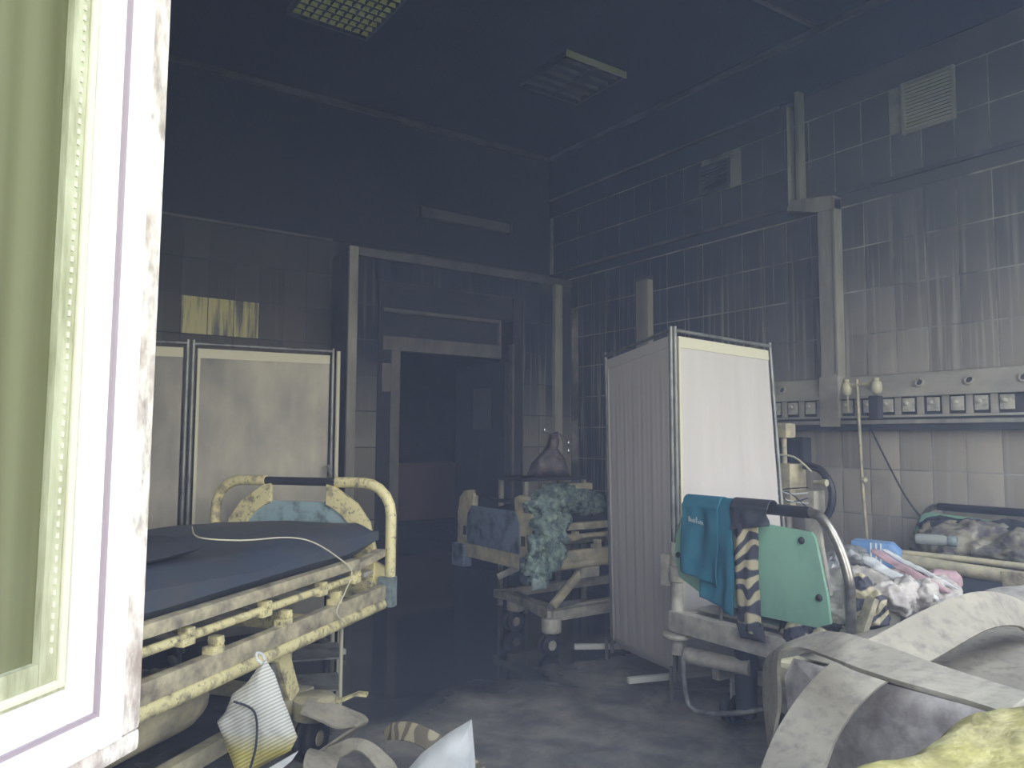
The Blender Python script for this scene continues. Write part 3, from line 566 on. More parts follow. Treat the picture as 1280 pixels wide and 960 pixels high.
def bed_plastic(name_label, loc, rz, W, L, zt, zb, cm, rail_m, pm, ends, base_z=.20, cast=((.35, 1), (1.4, 1)), sides=(-1, 1), cm2=None, deck='dark', castm='grey_cream', lift=True):
    t = thing('hospital_bed', name_label, 'bed', loc, rz); h = W/2
    for e in ends: (endboard_wide if cm == 'cream_dull' else endboard)(t, 0.0 if e == 0 else L, W, zt, zb, cm, pm)
    if 0 not in ends: endboard(t, 0.0, W, zt-.06, zb, cm, pm)
    if 1 not in ends: endboard(t, L, W, zt, zb, cm, pm)
    for s in sides:
        y = s*(h-.02)
        MB().box(.03, L-.04, y-.02, y+.02, zb+.012, zb+.075).build('lower_beam', rail_m, t, .005)
        MB().tube([(.03, y-s*-.004, zb-.012), (L-.05, y+s*.004, zb-.012)], .026, 10).build('beam_tube', cm, t, 0, True)
        MB().box(.05, L-.30, y-.025, y+.025, zb+.195, zb+.24).build('upper_rail', rail_m, t, .018)
        MB().tube([(.05, y, zb+.155), (L-.32, y, zb+.155)], .015, 10).build('rail_tube', cm, t, 0, True)
        MB().bar((L-.34, y, zb+.20), (L-.06, y, zb+.23), .05, .035).build('rail_end', rail_m, t, .008)
        for x in (.30, .72, 1.12, 1.5, 1.78):
            if x < L-.25: b = MB(); clampblk(b, x, y, zb+.148, s); b.build('rail_clamp', cm, t, .003)
        for x in (.48, .86, 1.25, 1.62): b = MB(); clampblk(b, x, y, zb+.088, s); b.build('beam_clamp', cm, t, .003)
    for k in range(9):
        x = .12+k*(L-.24)/8; MB().box(x-.045, x+.045, -h+.05, h-.05, zb+.13, zb+.15).build('deck_slat', cm2 or 'grey_cream', t, .003)
    for x in (.35, 1.5): MB().box(x-.02, x+.02, -h+.04, h-.04, zb-.01, zb+.05).build('cross_member', cm, t, .004)
    # base
    for s in (-1, 1): MB().box(.22, L-.5, s*(h-.12)-.025, s*(h-.12)+.025, base_z-.03, base_z+.03).build('base_beam', castm, t, .006)
    for x in (.25, L-.55): MB().box(x-.03, x+.03, -h+.08, h-.08, base_z-.025, base_z+.025).build('base_cross', castm, t, .006)
    return t, h
# ---- bed 1: nearest, left
b1, h1 = bed_plastic('yellowed cream hospital bed with slate mattress, nearest at left behind the window sash', (-.32, 2.455, 0), R_(38), 1.0, 2.1, 1.05, .50, 'cream', 'rail_dirty', 'blue_panel', (1,), .21, castm='cream_dull')
for x, y in ((1.5, -.47), (1.5, .43), (.3, -.43), (.3, .43)): caster(b1, x, y, 'cream_dull', .085, .24, pedal=(x > 1 and y < 0), cap=.085)
MB().bar((1.34, -.38, .50), (1.46, -.38, .24), .05, .075).build('lift_arm', 'cream', b1, .006)
MB().bar((1.28, -.38, .50), (1.41, -.38, .22), .02, .03).build('lift_strut', 'steel', b1, .004)
MB().bar((1.16, .36, .50), (1.30, .36, .23), .05, .07).build('lift_arm', 'cream', b1, .006)
MB().lathe((1.32, -.42, .46), [(.045, 0), (.05, .01), (.05, .07), (.045, .08)], 14, (0, 1, 0)).build('pivot', 'cream', b1, 0, True)
MB().tube([(1.12, -.37, .46), (1.45, -.30, .47)], .016, 10).build('actuator_rod', 'cream_dull', b1, 0, True)
MB().lathe((.52, -.24, .37), [(.02, 0), (.09, .02), (.11, .1), (.11, .45), (.09, .52), (.03, .55)], 16, (1, 0, 0)).build('motor_housing', 'cream_dull', b1, 0, True)
MB().box(.42, .62, -.30, -.12, .26, .42).build('control_box', 'grey_cream', b1, .02)
mb = MB(); nx, ny = 40, 14; V = []
for side in (1, 0):
    for i in range(nx+1):
        for j in range(ny+1):
            u, v = i/nx, j/ny; x = .02+2.03*u; y = -.46+.90*v
            e = min(1, min(v, 1-v)*9, (1-u)*14); z = (.875 if side else .70)+.012*noise.noise(Vector((x*3, y*4, side)))
            if side: z -= .055*(1-e)**2; z += -.018*math.sin(u*3.1)+.012*math.sin(x*5+y*3)
            else: z += .06*(1-e)**2+.03*max(0, u-.85)/.15
            y += .014*math.sin(x*6)*(.5-v)
            V.append((x, y, z))
mrow = (nx+1)*(ny+1)
F = [(i*(ny+1)+j, (i+1)*(ny+1)+j, (i+1)*(ny+1)+j+1, i*(ny+1)+j+1) for i in range(nx) for j in range(ny)]
F += [tuple(a+mrow for a in q[::-1]) for q in F]
for i in range(nx):
    for j in (0, ny): F.append((i*(ny+1)+j, (i+1)*(ny+1)+j, (i+1)*(ny+1)+j+mrow, i*(ny+1)+j+mrow))
for j in range(ny):
    for i in (0, nx): F.append((i*(ny+1)+j, i*(ny+1)+j+1, i*(ny+1)+j+1+mrow, i*(ny+1)+j+mrow))
mt = thing('mattress', 'slate blue vinyl mattress on the nearest left bed', 'mattress', (-.32, 2.455, 0), R_(38))
MB().add(V, F).build('mattress_body', 'mattress', mt, 0, True)
mt2 = MB().puff([(-.0, -.02), (.5, .0), (1.0, .06), (1.12, .30), (1.0, .84), (.1, .86)], (-.02, -.40, .89), (1, 0, 0), (0, 1, 0), (0, 0, 1), .09, 8, .014, 4).build('folded_cover', 'dark', mt, 0, True)
def loc1(x, y, z): c, s = math.cos(R_(38)), math.sin(R_(38)); return (-.32+x*c-y*s, 2.455+x*s+y*c, z)
tag(MB().tube([loc1(1.2, -.10, .925), loc1(1.02, -.28, .915), loc1(1.10, -.40, .90), loc1(1.32, -.44, .885), loc1(1.46, -.47, .85), loc1(1.60, -.505, .77), loc1(1.68, -.525, .70), loc1(1.62, -.525, .62), loc1(1.56, -.525, .56), loc1(1.62, -.53, .50)], .003, 6, 6).build('thin_cable', 'hem', None, 0, True), 'thin pale cable lying over the slate mattress', 'cable')
# bag hanging from the side rail
t = thing('plastic_bag', 'silvery striped plastic bag with yellow lower part hanging from the left bed', 'bag', (0, 0, 0))
o_, u_, n_ = Vector((.78, 2.56, 0)), Vector((.80, -.60, 0)).normalized(), Vector((-.60, -.80, 0)).normalized()
MB().puff([(.03, .545), (.06, .50), (.09, .42), (.14, .30), (.12, .26), (.02, .205), (-.05, .165), (-.09, .26), (-.125, .345), (-.10, .375), (-.08, .43), (-.03, .47), (.005, .52)], o_, u_, (0, 0, 1), n_, .09, 8, .012, 9).build('bag_body', 'bag', t, 0, True)
MB().tube([o_+u_*.02+Vector((0, 0, .53)), o_+u_*.0+Vector((0, 0, .545)), o_+u_*.005+Vector((0, .02, .56)), o_+u_*.025+Vector((0, .02, .555)), o_+u_*.03+Vector((0, 0, .53))], .005, 6, 5).build('handle_loop', 'white_cloth', t, 0, True)
MB().tube([o_+u_*-.05+n_*.06+Vector((0, 0, .43)), o_+u_*.02+n_*.065+Vector((0, 0, .40)), o_+u_*.03+n_*.07+Vector((0, 0, .30)), o_+u_*.0+n_*.06+Vector((0, 0, .18)), o_+u_*-.0+n_*.04+Vector((0, 0, .08))], .004, 6, 6).build('drain_tube', 'dark', t, 0, True)
MB().ribbon([o_+u_*.15+n_*.02+Vector((0, 0, .265)), o_+u_*.06+n_*.03+Vector((0, 0, .215)), o_+u_*-.04+n_*.03+Vector((0, 0, .13))], [o_+u_*.13+n_*.02+Vector((0, 0, .235)), o_+u_*.06+n_*.03+Vector((0, 0, .18)), o_+u_*-.04+n_*.03+Vector((0, 0, .09))], .004).build('white_strap', 'white_cloth', t, 0, True)
# ---- bed 2: middle, against the right wall
b2, h2 = bed_plastic('smoke-stained cream hospital bed with blue footboard, in the middle near the doorway', (2.70, 4.03, 0), 0, .86, 2.05, .93, .52, 'cream_dull', 'cream_dull', 'blue_dark', (0,), .22, castm='grey_cream')
for x, y in ((.12, -.42), (.28, .17), (1.6, -.42), (1.6, .3)): caster(b2, x, y, 'grey_cream', .065, .215, cap=.06)
MB().bar((.12, -.42, .225), (.28, .17, .225), .05, .06).build('foot_beam', 'grey_cream', b2, .006)
MB().bar((.12, -.42, .225), (.75, -.42, .225), .05, .06).build('side_beam', 'grey_cream', b2, .006)
MB().bar((.16, -.38, .27), (.42, -.38, .48), .03, .05).build('lift_arm', 'cream_dull', b2, .01)
MB().bar((.02, .0, .40), (.16, -.1, .48), .02, .04).build('lift_link', 'grey_cream', b2, .004)
MB().bar((.13, -.37, .27), (.5, -.3, .25), .02, .03).build('pivot_link', 'steel', b2, .004)
MB().box(.36, .50, -.42, -.34, .42, .52).build('gear_block', 'grey_cream', b2, .008)
tag(MB().puff([(.05, -.38), (2.0, -.40), (2.0, .38), (.1, .36)], (2.70, 4.03, .75), (1, 0, 0), (0, 1, 0), (0, 0, 1), .16, 8, .035, 5, 3, 10).build('charred_mattress', 'charred', None, 0, True), 'charred lumpy mattress on the middle bed', 'mattress')
# ---- grey-green crumpled cloth over the corner of bed 2
def crumple(name, pts, m, sc=6, amp=.03, seed=0):      # chain of lumps merged to one body: pts (x,y,z,rx,ry,rz)
    bm = bmesh.new()
    for (x, y, z, a, b, c) in pts:
        r = bmesh.ops.create_icosphere(bm, subdivisions=5, radius=1)
        for v in r['verts']:
            d = v.co.copy(); p = Vector((x+d.x*a, y+d.y*b, z+d.z*c))
            q = p*sc+Vector((seed, seed*2, 0)); nn = noise.ridged_multi_fractal(q, .8, 2.1, 6, 1, 2)-.9
            v.co = p+d*amp*nn
    me = bpy.data.meshes.new(name); bm.to_mesh(me); bm.free(); me.materials.append(M[m])
    for p in me.polygons: p.use_smooth = True
    o = bpy.data.objects.new(name, me); C.objects.link(o); return o
tag(crumple('crumpled_cloth', [(2.76, 3.60, .85, .11, .06, .07), (2.76, 3.54, .75, .11, .05, .10), (2.72, 3.53, .63, .10, .05, .10), (2.64, 3.53, .52, .06, .05, .07), (2.95, 3.72, .90, .16, .12, .06), (3.15, 3.74, .86, .13, .12, .05)], 'crumple_green', 9, .05), 'grey-green crumpled cloth hanging over the blue footboard corner', 'cloth')
tag(MB().puff([(-.05, -.03), (.06, -.035), (.06, .03), (-.04, .04)], (2.64, 3.50, .445), (1, 0, 0), (0, 0, 1), (0, 1, 0), .05, 5, .004, 9).build('pale_rag', 'bumper', None, 0, True), 'small pale blue rag at the bottom tip of the crumpled cloth', 'rag')
# bundle and shelf behind bed 2
t = thing('bedside_stand', 'dim cream bedside shelf stand behind the middle bed', 'stand', (3.62, 4.72, 0))
MB().box(-.36, .30, -.2, .2, .955, .975).build('top_board', 'charred', t, .004); MB().box(-.05, .30, -.22, -.1, .88, .93).build('shelf_edge', 'cream_dull', t, .006)
for sx in (-.3, .26):
    for sy in (-.16, .16): MB().box(sx-.015, sx+.015, sy-.015, sy+.015, 0, .955).build('leg', 'grey_cream', t, .003)
t2 = thing('bundle', 'dark mauve cloth bundle with bright metal clips on the stand behind the middle bed', 'bundle', (3.64, 4.68, .975))
MB().puff([(-.15, 0), (-.12, .09), (-.04, .19), (-.02, .22), (0, .30), (.05, .32), (.06, .24), (.05, .20), (.10, .12), (.13, 0)], (0, 0, 0), (1.0, -.70, 0), (0, 0, 1.1), (-.57, -.82, 0), .24, 8, .03, 9).build('bundle_body', 'dark_mauve', t2, 0, True)
MB().tube([(-.10, -.06, .36), (-.02, -.07, .325), (.06, -.05, .33), (.10, -.05, .26)], .007, 8, 4).build('wire', 'steel', t2, 0, True)
for p in ((-.10, -.06, .36), (.12, -.08, .26), (.12, -.08, .20)): MB().lathe(p, [(.004, -.02), (.008, -.01), (.008, .01), (.004, .02)], 8).build('clip', 'silver_glint', t2, 0, True)

# ---- steel-framed beds
def bed_steel(label, loc, W, L, zt, zf, head_z, foot=True, side_m='grey_cream', castx=((.22, -1), (.22, 1), (1.75, -1), (1.75, 1)), panel=True):
    t = thing('hospital_bed', label, 'bed', loc, 0); h = W/2
    def end(x, zt, zlow, pnl=True):
        e = bpy.data.objects.new('end_board', None); C.objects.link(e); e.parent = t
        for s in (-1, 1):
            ap = [(x, s*(h+.01), zlow), (x, s*(h+.015), zt-.28), (x, s*(h-.005), zt-.17), (x, s*(h-.05), zt-.07), (x, s*(h-.10), zt-.012), (x, s*(h-.14), zt)]
            MB().tube(ap, .019, 10, 4).build('chrome_arch', 'chrome', e, 0, True)
            MB().ribbon([(x, s*(h-.10), zt-.02), (x, s*(h-.09), zt-.12), (x, s*(h-.06), zt-.30)], [(x, s*(h-.16), zt-.02), (x, s*(h-.15), zt-.12), (x, s*(h-.11), zt-.30)], .02).build('bracket_cheek', 'grey_cream', e, .004)
        MB().tube([(x, -h+.14, zt), (x, h-.14, zt)], .023, 12).build('grip_bar', 'grip', e, 0, True)
        poly = [(-h+.05, zlow+.13), (-h+.11, zlow+.105), (0, zlow+.10), (h-.15, zlow+.14), (h-.03, zlow+.19), (h-.0, zlow+.28), (h-.01, zt-.16), (h-.055, zt-.05), (h-.10, zt-.035), (-h+.12, zt-.07), (-h+.105, zt-.09), (-h+.06, zt-.30)]
        if pnl:
            pn = MB().prism(poly, (x-.028, 0, 0), (0, 1, 0), (0, 0, 1), (.016, 0, 0)).build('end_panel', 'green', e, .006)
            for (y, z) in ((-h+.16, zt-.105), (-h+.09, zt-.31), (h-.03, zt-.24)): MB().lathe((x-.029, y, z), [(.012, 0), (.014, .004), (.010, .012), (.004, .014)], 12, (-1, 0, 0)).build('fixing', 'black', e, 0, True)
        for y in (-.16, .18): MB().tube([(x+.01, y, zlow+.02), (x+.01, y, zlow+.12)], .008, 8).build('pin', 'steel', e)
        return e
    if foot: end(0, zt, zf)
    end(L, head_z, zf, True)
    MB().box(-.04, .02, -h-.03, h+.03, zf-.055, zf+.035).build('foot_beam', side_m, t, .008)
    for s in (-1, 1):
        MB().box(.03, L, s*(h-.03)-.02, s*(h-.03)+.02, zf-.03, zf+.03).build('side_beam', side_m, t, .006)
        MB().box(.10, L-.15, s*(h-.12)-.02, s*(h-.12)+.02, .20, .25).build('base_beam', side_m, t, .006)
    for x in (.22, 1.75): MB().box(x-.025, x+.025, -h+.1, h-.1, .20, .25).build('base_cross', side_m, t, .006)
    for k in range(8):
        x = .12+k*(L-.24)/7; MB().box(x-.05, x+.05, -h+.05, h-.05, zf+.035, zf+.05).build('deck_slat', 'grey_cream', t, .003)
    for x, s in castx: caster(t, x, s*(h-.14), side_m, .065, .26, cap=.03)
    return t, h
b3, h3 = bed_steel('steel hospital bed with mint green footboard, in front of the white screen', (2.64, 2.03, 0), .82, 2.1, .99, .46, .875)
y3 = h3+.01
MB().tube([(-.0, y3, .30), (0, y3, .80)], .028, 12).build('corner_post', 'grey_cream', b3, 0, True)
MB().lathe((0, y3, .37), [(.03, 0), (.065, .005), (.07, .015), (.065, .025), (.03, .03)], 18).build('bumper_ring', 'grey_cream', b3, 0, True)
MB().lathe((0, y3, .62), [(.028, 0), (.036, .005), (.036, .07), (.028, .075)], 12).build('sleeve', 'grey_cream', b3, 0, True)
MB().box(-.03, .03, y3+.03, y3+.075, .60, .74).build('hook_block', 'grey_cream', b3, .006)
MB().tube([(.02, y3-.03, .30), (.10, y3-.32, .30)], .035, 12).build('lift_tube', 'grey_cream', b3, 0, True)
MB().lathe((.12, .14, .08), [(.035, 0), (.045, .02), (.05, .32)], 14).build('actuator', 'dark', b3, 0, True)
MB().tube([(.0, y3-.03, .30), (.0, y3-.06, .09), (.03, y3-.20, .09), (.10, .10, .12), (.14, .04, .14)], .012, 8, 3).build('brake_rod', 'steel', b3, 0, True)
MB().box(.13, .17, .03, .06, .13, .17).build('brake_tip', mat('orange tip', (.62, .16, .06), .5), b3, .004)
MB().tube([(.17, .02, .13), (.24, -.04, .32)], .016, 8).build('brake_lever', 'cream_dull', b3, 0, True)
b5, h5 = bed_steel('low grey steel bed under the draped bands, at the bottom right', (1.97, 1.02, 0), .82, 2.1, .7, .54, .8, foot=False)
MB().box(-.05, -.0, -h5, h5, .56, .62).build('end_rail', 'cream_dull', b5, .02)
MB().tube([(-.02, h5, .60), (.5, h5, .58)], .022, 10).build('side_tube', 'cream_dull', b5, 0, True)
tag(MB().puff([(0.03, -.38), (2.0, -.38), (2.0, .36), (.04, .37)], (1.97, 1.02, .635), (1, 0, 0), (0, 1, 0), (0, 0, 1), .16, 8, .02, 4, 9, 10).build('thin_mattress', 'hose', None, 0, True), 'dusty pale grey mattress beneath the draped bands', 'mattress')
tag(MB().puff([(0.0, -.2), (.55, -.22), (.58, .2), (.05, .2)], (2.60, 1.06, .71), (1, 0, 0), (0, 1, 0), (0, 0, 1), .13, 8, .02, 6, 4).build('pillow', 'pale_cloth', None, 0, True), 'grubby pale pillow at the right edge under the band', 'pillow')
tag(MB().puff([(-.40, -.17), (.34, -.16), (.36, .10), (.33, .16), (-.40, .16)], (1.90, 1.0, .50), (0, 1, 0), (0, 0, 1), (1, 0, 0), .05, 8, .012, 5, 2, 8).build('hanging_sheet', 'pale_cloth2', None, 0, True), 'pale grey sheet hanging over the end of the low bed under the bands', 'sheet')
tag(MB().tube([(2.60, .98, .80), (2.66, .88, .77), (2.72, .84, .70), (2.8, .9, .64)], .012, 8, 4).build('black_strap', 'black', None, 0, True), 'black strap over the grubby pillow', 'strap')

# ================================================================ THINGS ON AND AT BED 3
X3 = 2.64
def drape(name, y0, y1, ztop, zb0, zb1, m, x=X3-.045, amp=.010, k=34, back=.25, seed=0, thick=.004, nu=28, nv=36, fold=None, yb=0):
    V = []; n_b = 8
    for i in range(nu+1):
        u = i/nu; y = y0+(y1-y0)*u; zb = zb0+(zb1-zb0)*u
        for j in range(nv+n_b+1):
            if j <= n_b:                      # behind the bar and over it
                a = math.pi*j/n_b; px = x+.030+(.033)*math.cos(a); pz = ztop-.012+.033*math.sin(a)
                V.append((px, y, pz)); continue
            t = (j-n_b)/nv; z = (ztop-.012)*(1-t)+zb*t
            f = amp*min(1, t*4)*(math.sin(k*y+seed+2.0*t)+.6*math.sin(k*2.3*y+seed*2-t*3)); f += .006*noise.noise(Vector((y*20, z*12, seed)))
            V.append((x-.003-abs(amp)*1.4+f, y+yb*t+.006*math.sin(6*t+seed), z))
    nj = nv+n_b+1
    F = [(i*nj+j, (i+1)*nj+j, (i+1)*nj+j+1, i*nj+j+1) for i in range(nu) for j in range(nj-1)]
    b = MB().add(V, F); 
    me = bpy.data.meshes.new(name); me.from_pydata(b.v, [], b.f); me.materials.append(M[m])
    for p in me.polygons: p.use_smooth = True
    o = bpy.data.objects.new(name, me); C.objects.link(o); so2 = o.modifiers.new('thickness', 'SOLIDIFY'); so2.thickness = thick; so2.offset = 0
    return o
t = thing('teal_shirt', 'teal folded uniform shirt hanging over the mint footboard, small white print', 'shirt', (0, 0, 0))
o = drape('shirt_layer', 2.245, 2.075, 1.0, .60, .545, 'teal', x=X3-.055, amp=.008, k=40, seed=1); o.parent = t
o = drape('shirt_layer', 2.33, 2.13, 1.006, .70, .655, 'teal', x=X3-.082, amp=.009, k=30, seed=3); o.parent = t
# faint white lettering (unreadable in the photograph): small strokes of the same size
pb = MB()
for i, (w_, hh) in enumerate(((.006, .022), (.005, .014), (.006, .013), (.004, .015), (.003, .026), (.005, .013), (.006, .015), (.004, .011))):
    y = 2.272-i*.0105; pb.box(X3-.118, X3-.114, y-w_, y, .918-i*.0012, .918-i*.0012+hh)
pb.build('print', 'print', t)
t = thing('camo_jacket', 'camouflage jacket hanging beside the teal shirt on the footboard', 'jacket', (0, 0, 0))
o = drape('jacket_panel', 2.07, 1.955, 1.0, .52, .49, 'camo', x=X3-.055, amp=.010, k=46, seed=5); o.parent = t
o = drape('jacket_collar', 2.08, 1.90, 1.008, .90, .93, 'dark', x=X3-.07, amp=.006, k=40, seed=6); o.parent = t
MB().puff([(-.07, -.03), (.05, -.035), (.07, .03), (-.06, .03)], (X3-.06, 2.0, .50), (0, 1, 0), (0, 0, 1), (1, 0, 0), .05, 5, .006, 9).build('cuff', 'dark', t, 0, True)
tag(crumple('rag_bundle', [(2.66, 1.83, .515, .05, .06, .05), (2.68, 1.76, .505, .05, .05, .055), (2.70, 1.90, .50, .05, .05, .04)], 'camo', 10, .02, 4), 'camouflage scraps on the beam under the mint footboard', 'rag')
# heap of clothes on the bed
tag(MB().puff([(.05, -.36), (2.0, -.37), (2.0, .36), (.06, .36)], (2.66, 2.03, .56), (1, 0, 0), (0, 1, 0), (0, 0, 1), .10, 8, .02, 5, 12, 10).build('thin_mattress', 'dark', None, 0, True), 'dark thin mattress of the bed with the mint footboard', 'mattress')
tag(crumple('clothes_heap', [(3.02, 1.80, .62, .22, .16, .09), (3.15, 1.70, .60, .20, .14, .07), (2.90, 1.72, .60, .16, .10, .07), (3.35, 1.78, .60, .2, .15, .06)], 'pale_cloth', 6, .05, 2), 'heap of grubby pale clothes beside the mint footboard', 'clothes')
t = thing('folded_cloth', 'pink and white striped towel lying on the clothes heap', 'towel', (0, 0, 0))
def roll(nm, pts, r, m, flat=.55):
    P = cat([Vector(p) for p in pts], 8); seg = 14; V = []
    for i, p in enumerate(P):
        tt = (P[min(i+1, len(P)-1)]-P[max(i-1, 0)]).normalized(); a_ = tt.cross(Vector((0, 0, 1))).normalized(); b_ = a_.cross(tt); e_ = min(1, .3+min(i, len(P)-1-i)*.25)
        for k in range(seg):
            an = 2*math.pi*k/seg; q = p+(a_*math.cos(an)+b_*math.sin(an)*flat)*r*e_; V.append(q+(q-p)*.5*noise.noise(q*22)+(q-p)*.16*math.sin(an*3+i*.2))
    F = [(i*seg+k, i*seg+(k+1) % seg, (i+1)*seg+(k+1) % seg, (i+1)*seg+k) for i in range(len(P)-1) for k in range(seg)]+[tuple(range(seg-1, -1, -1)), tuple((len(P)-1)*seg+k for k in range(seg))]
    return MB().add(V, F).build(nm, m, t, 0, True)
roll('white_fold', [(3.18, 1.86, .765), (3.10, 1.74, .735), (3.06, 1.62, .71), (3.02, 1.48, .665)], .028, 'white_cloth')
roll('pink_fold', [(3.24, 1.86, .79), (3.18, 1.74, .755), (3.13, 1.62, .73), (3.09, 1.47, .685)], .022, 'pink')
roll('white_fold', [(3.29, 1.84, .79), (3.23, 1.72, .76), (3.18, 1.60, .735), (3.14, 1.46, .695)], .014, 'white_cloth')
tag(crumple('grey_cloth', [(2.98, 1.60, .66, .16, .07, .045), (3.12, 1.55, .66, .14, .05, .04)], 'pale_cloth2', 7, .04, 8), 'grey white crumpled cloth under the pink towel', 'cloth')
tag(crumple('sock', [(3.42, 1.66, .66, .13, .05, .04)], 'pink', 6, .02, 3), 'dull pink cloth roll between the towel and the cream rail', 'cloth')
tag(crumple('camo_sleeve', [(2.80, 1.66, .66, .03, .035, .09), (2.80, 1.60, .60, .03, .03, .09)], 'camo', 9, .02, 6), 'yellow and black patterned sleeve at the right end of the footboard', 'sleeve')
tag(crumple('plastic_wrap', [(3.30, 2.02, .72, .10, .06, .06), (3.10, 1.98, .70, .10, .05, .05)], 'steel', 8, .03, 9), 'crumpled clear and grey wrapping beside the blue tub', 'wrapping')
bt = thing('slat_bundle', 'upright pale boards leaning at the end of the footboard', 'boards', (0, 0, 0))
MB().bar((2.68, 1.64, .44), (2.78, 1.60, .68), .05, .022).build('board', 'rail_dirty', bt, .003)
MB().bar((2.66, 1.70, .44), (2.72, 1.66, .56), .06, .03).build('board', 'grey_cream', bt, .003)
t = thing('blue_tub', 'light blue ribbed plastic tub lying on the bed behind the mint footboard', 'tub', (3.46, 1.98, .735), R_(20))
MB().prism([(-.10, -.055), (.10, -.055), (.105, .02), (.07, .055), (-.10, .06)], (0, 0, 0), (0, -1, 0), (0, 0, 1), (.12, 0, 0)).build('tub_body', 'pale_blue', t, .012)
for y in (-.03, -.01, .012): MB().box(-.004, .0, y-.003, y+.003, -.05, .055).build('rib', 'white_cloth', t)
# folded-down side rail, cream
t = thing('side_rail', 'long cream bed rail lying along the far bed in front of the brown sheeting', 'rail', (0, 0, 0))
MB().tube([(3.70, 2.06, .69), (3.72, 1.90, .685), (3.75, 1.70, .675), (3.77, 1.53, .67)], .032, 12).build('rail_tube', 'cream_dull', t, 0, True)
MB().tube([(3.86, 2.12, .70), (3.95, 1.80, .695), (4.0, 1.48, .69)], .016, 10).build('rail_tube', 'cream_dull', t, 0, True)
MB().box(3.73, 3.79, 1.46, 1.55, .63, .70).build('rail_lock', 'rail_dirty', t, .01)
tag(MB().bar((3.60, 1.50, .585), (3.65, 1.32, .585), .06, .06).build('blue_box', 'pale_blue', None, .006), 'pale blue block at the right edge below the cream rail', 'box')
# brown sheeting at the head of bed 3
bs = crumple('brown_sheeting', [(4.45, 1.95, .69, .20, .30, .10), (4.40, 1.65, .69, .24, .28, .09), (4.5, 2.12, .68, .14, .18, .09), (4.35, 1.42, .66, .24, .18, .08)], 'brown_sheet', 3.6, .07, 5)
tag(bs, 'brown crumpled sheeting heaped at the head of the bed by the right wall', 'sheeting')
tag(crumple('dark_blanket', [(4.58, 2.12, .77, .10, .20, .045), (4.56, 1.84, .785, .10, .2, .04)], 'dark', 5, .03, 7), 'dark blanket on top of the brown sheeting below the green headboard', 'blanket')
t = thing('plastic_bottle', 'clear plastic bottle with pale blue cap lying against the brown sheeting', 'bottle', (4.08, 2.10, .755), R_(-75))
MB().lathe((0, 0, 0), [(.024, 0), (.028, .01), (.028, .13), (.022, .15)], 16, (1, 0, 0)).build('bottle_body', 'clear', t, 0, True); MB().lathe((.15, 0, 0), [(.026, 0), (.028, .005), (.028, .035), (.024, .04)], 14, (1, 0, 0)).build('bottle_cap', 'bumper', t, 0, True)
# equipment between screen and wall
t = thing('infusion_pump', 'cream medical device with tangled wires on a stand behind the right screen', 'device', (3.95, 2.78, 0))
MB().box(-.08, .08, -.07, .07, .86, 1.13).build('device_body', 'cream_dull', t, .01)
MB().tube([(.0, .02, 1.12), (.0, .02, 1.32)], .016, 10).build('post', 'cream_dull', t, 0, True); MB().box(-.05, .05, -.03, .07, 1.28, 1.37).build('post_head', 'cream_dull', t, .02)
MB().tube([(0, 0, .03), (0, 0, .87)], .02, 10).build('stand_pole', 'grey_cream', t, 0, True); MB().lathe((0, 0, 0), [(.2, 0), (.2, .03), (.03, .05)], 18).build('stand_base', 'grey_cream', t, 0, True)
MB().box(-.03, .08, -.19, -.075, .84, .98).build('side_box', 'grey_cream', t, .01)
for k in range(5):
    a = k*1.3; MB().tube([(-.09, .05-.02*k, 1.08-.03*k), (-.13, .0, .98+.03*math.sin(a)), (-.11, -.08, .95+.04*math.cos(a)), (-.07, -.18, 1.0-.03*k)], .004, 6, 4).build('wire', 'white_cloth' if k % 2 else 'dark', t, 0, True)
MB().tube([(.02, -.10, 1.12), (.02, -.20, 1.10), (.02, -.27, 1.0), (.02, -.26, .88), (.02, -.2, .80)], .022, 10, 4).build('black_hose', 'black', t, 0, True)
MB().tube([(-.02, .08, 1.18), (-.02, -.06, 1.17), (-.02, -.17, 1.09)], .006, 6, 4).build('pale_tube', 'hem_dirty', t, 0, True)
MB().lathe((-.04, -.20, 1.03), [(.012, 0), (.014, .05), (.02, .06), (.02, .08)], 10, (0, -1, 0)).build('connector', 'knob', t, 0, True)
t = thing('wall_monitor', 'dark square monitor below the service panel behind the right screen', 'monitor', (4.72, 3.32, 1.17)); MB().box(-.05, .05, -.16, .16, -.10, .12).build('monitor_case', 'dark', t, .01); MB().box(-.055, -.05, -.14, .14, -.08, .10).build('monitor_screen', 'grip', t, .002); MB().box(.05, .115, -.03, .03, -.03, .03).build('bracket', 'steel', t)
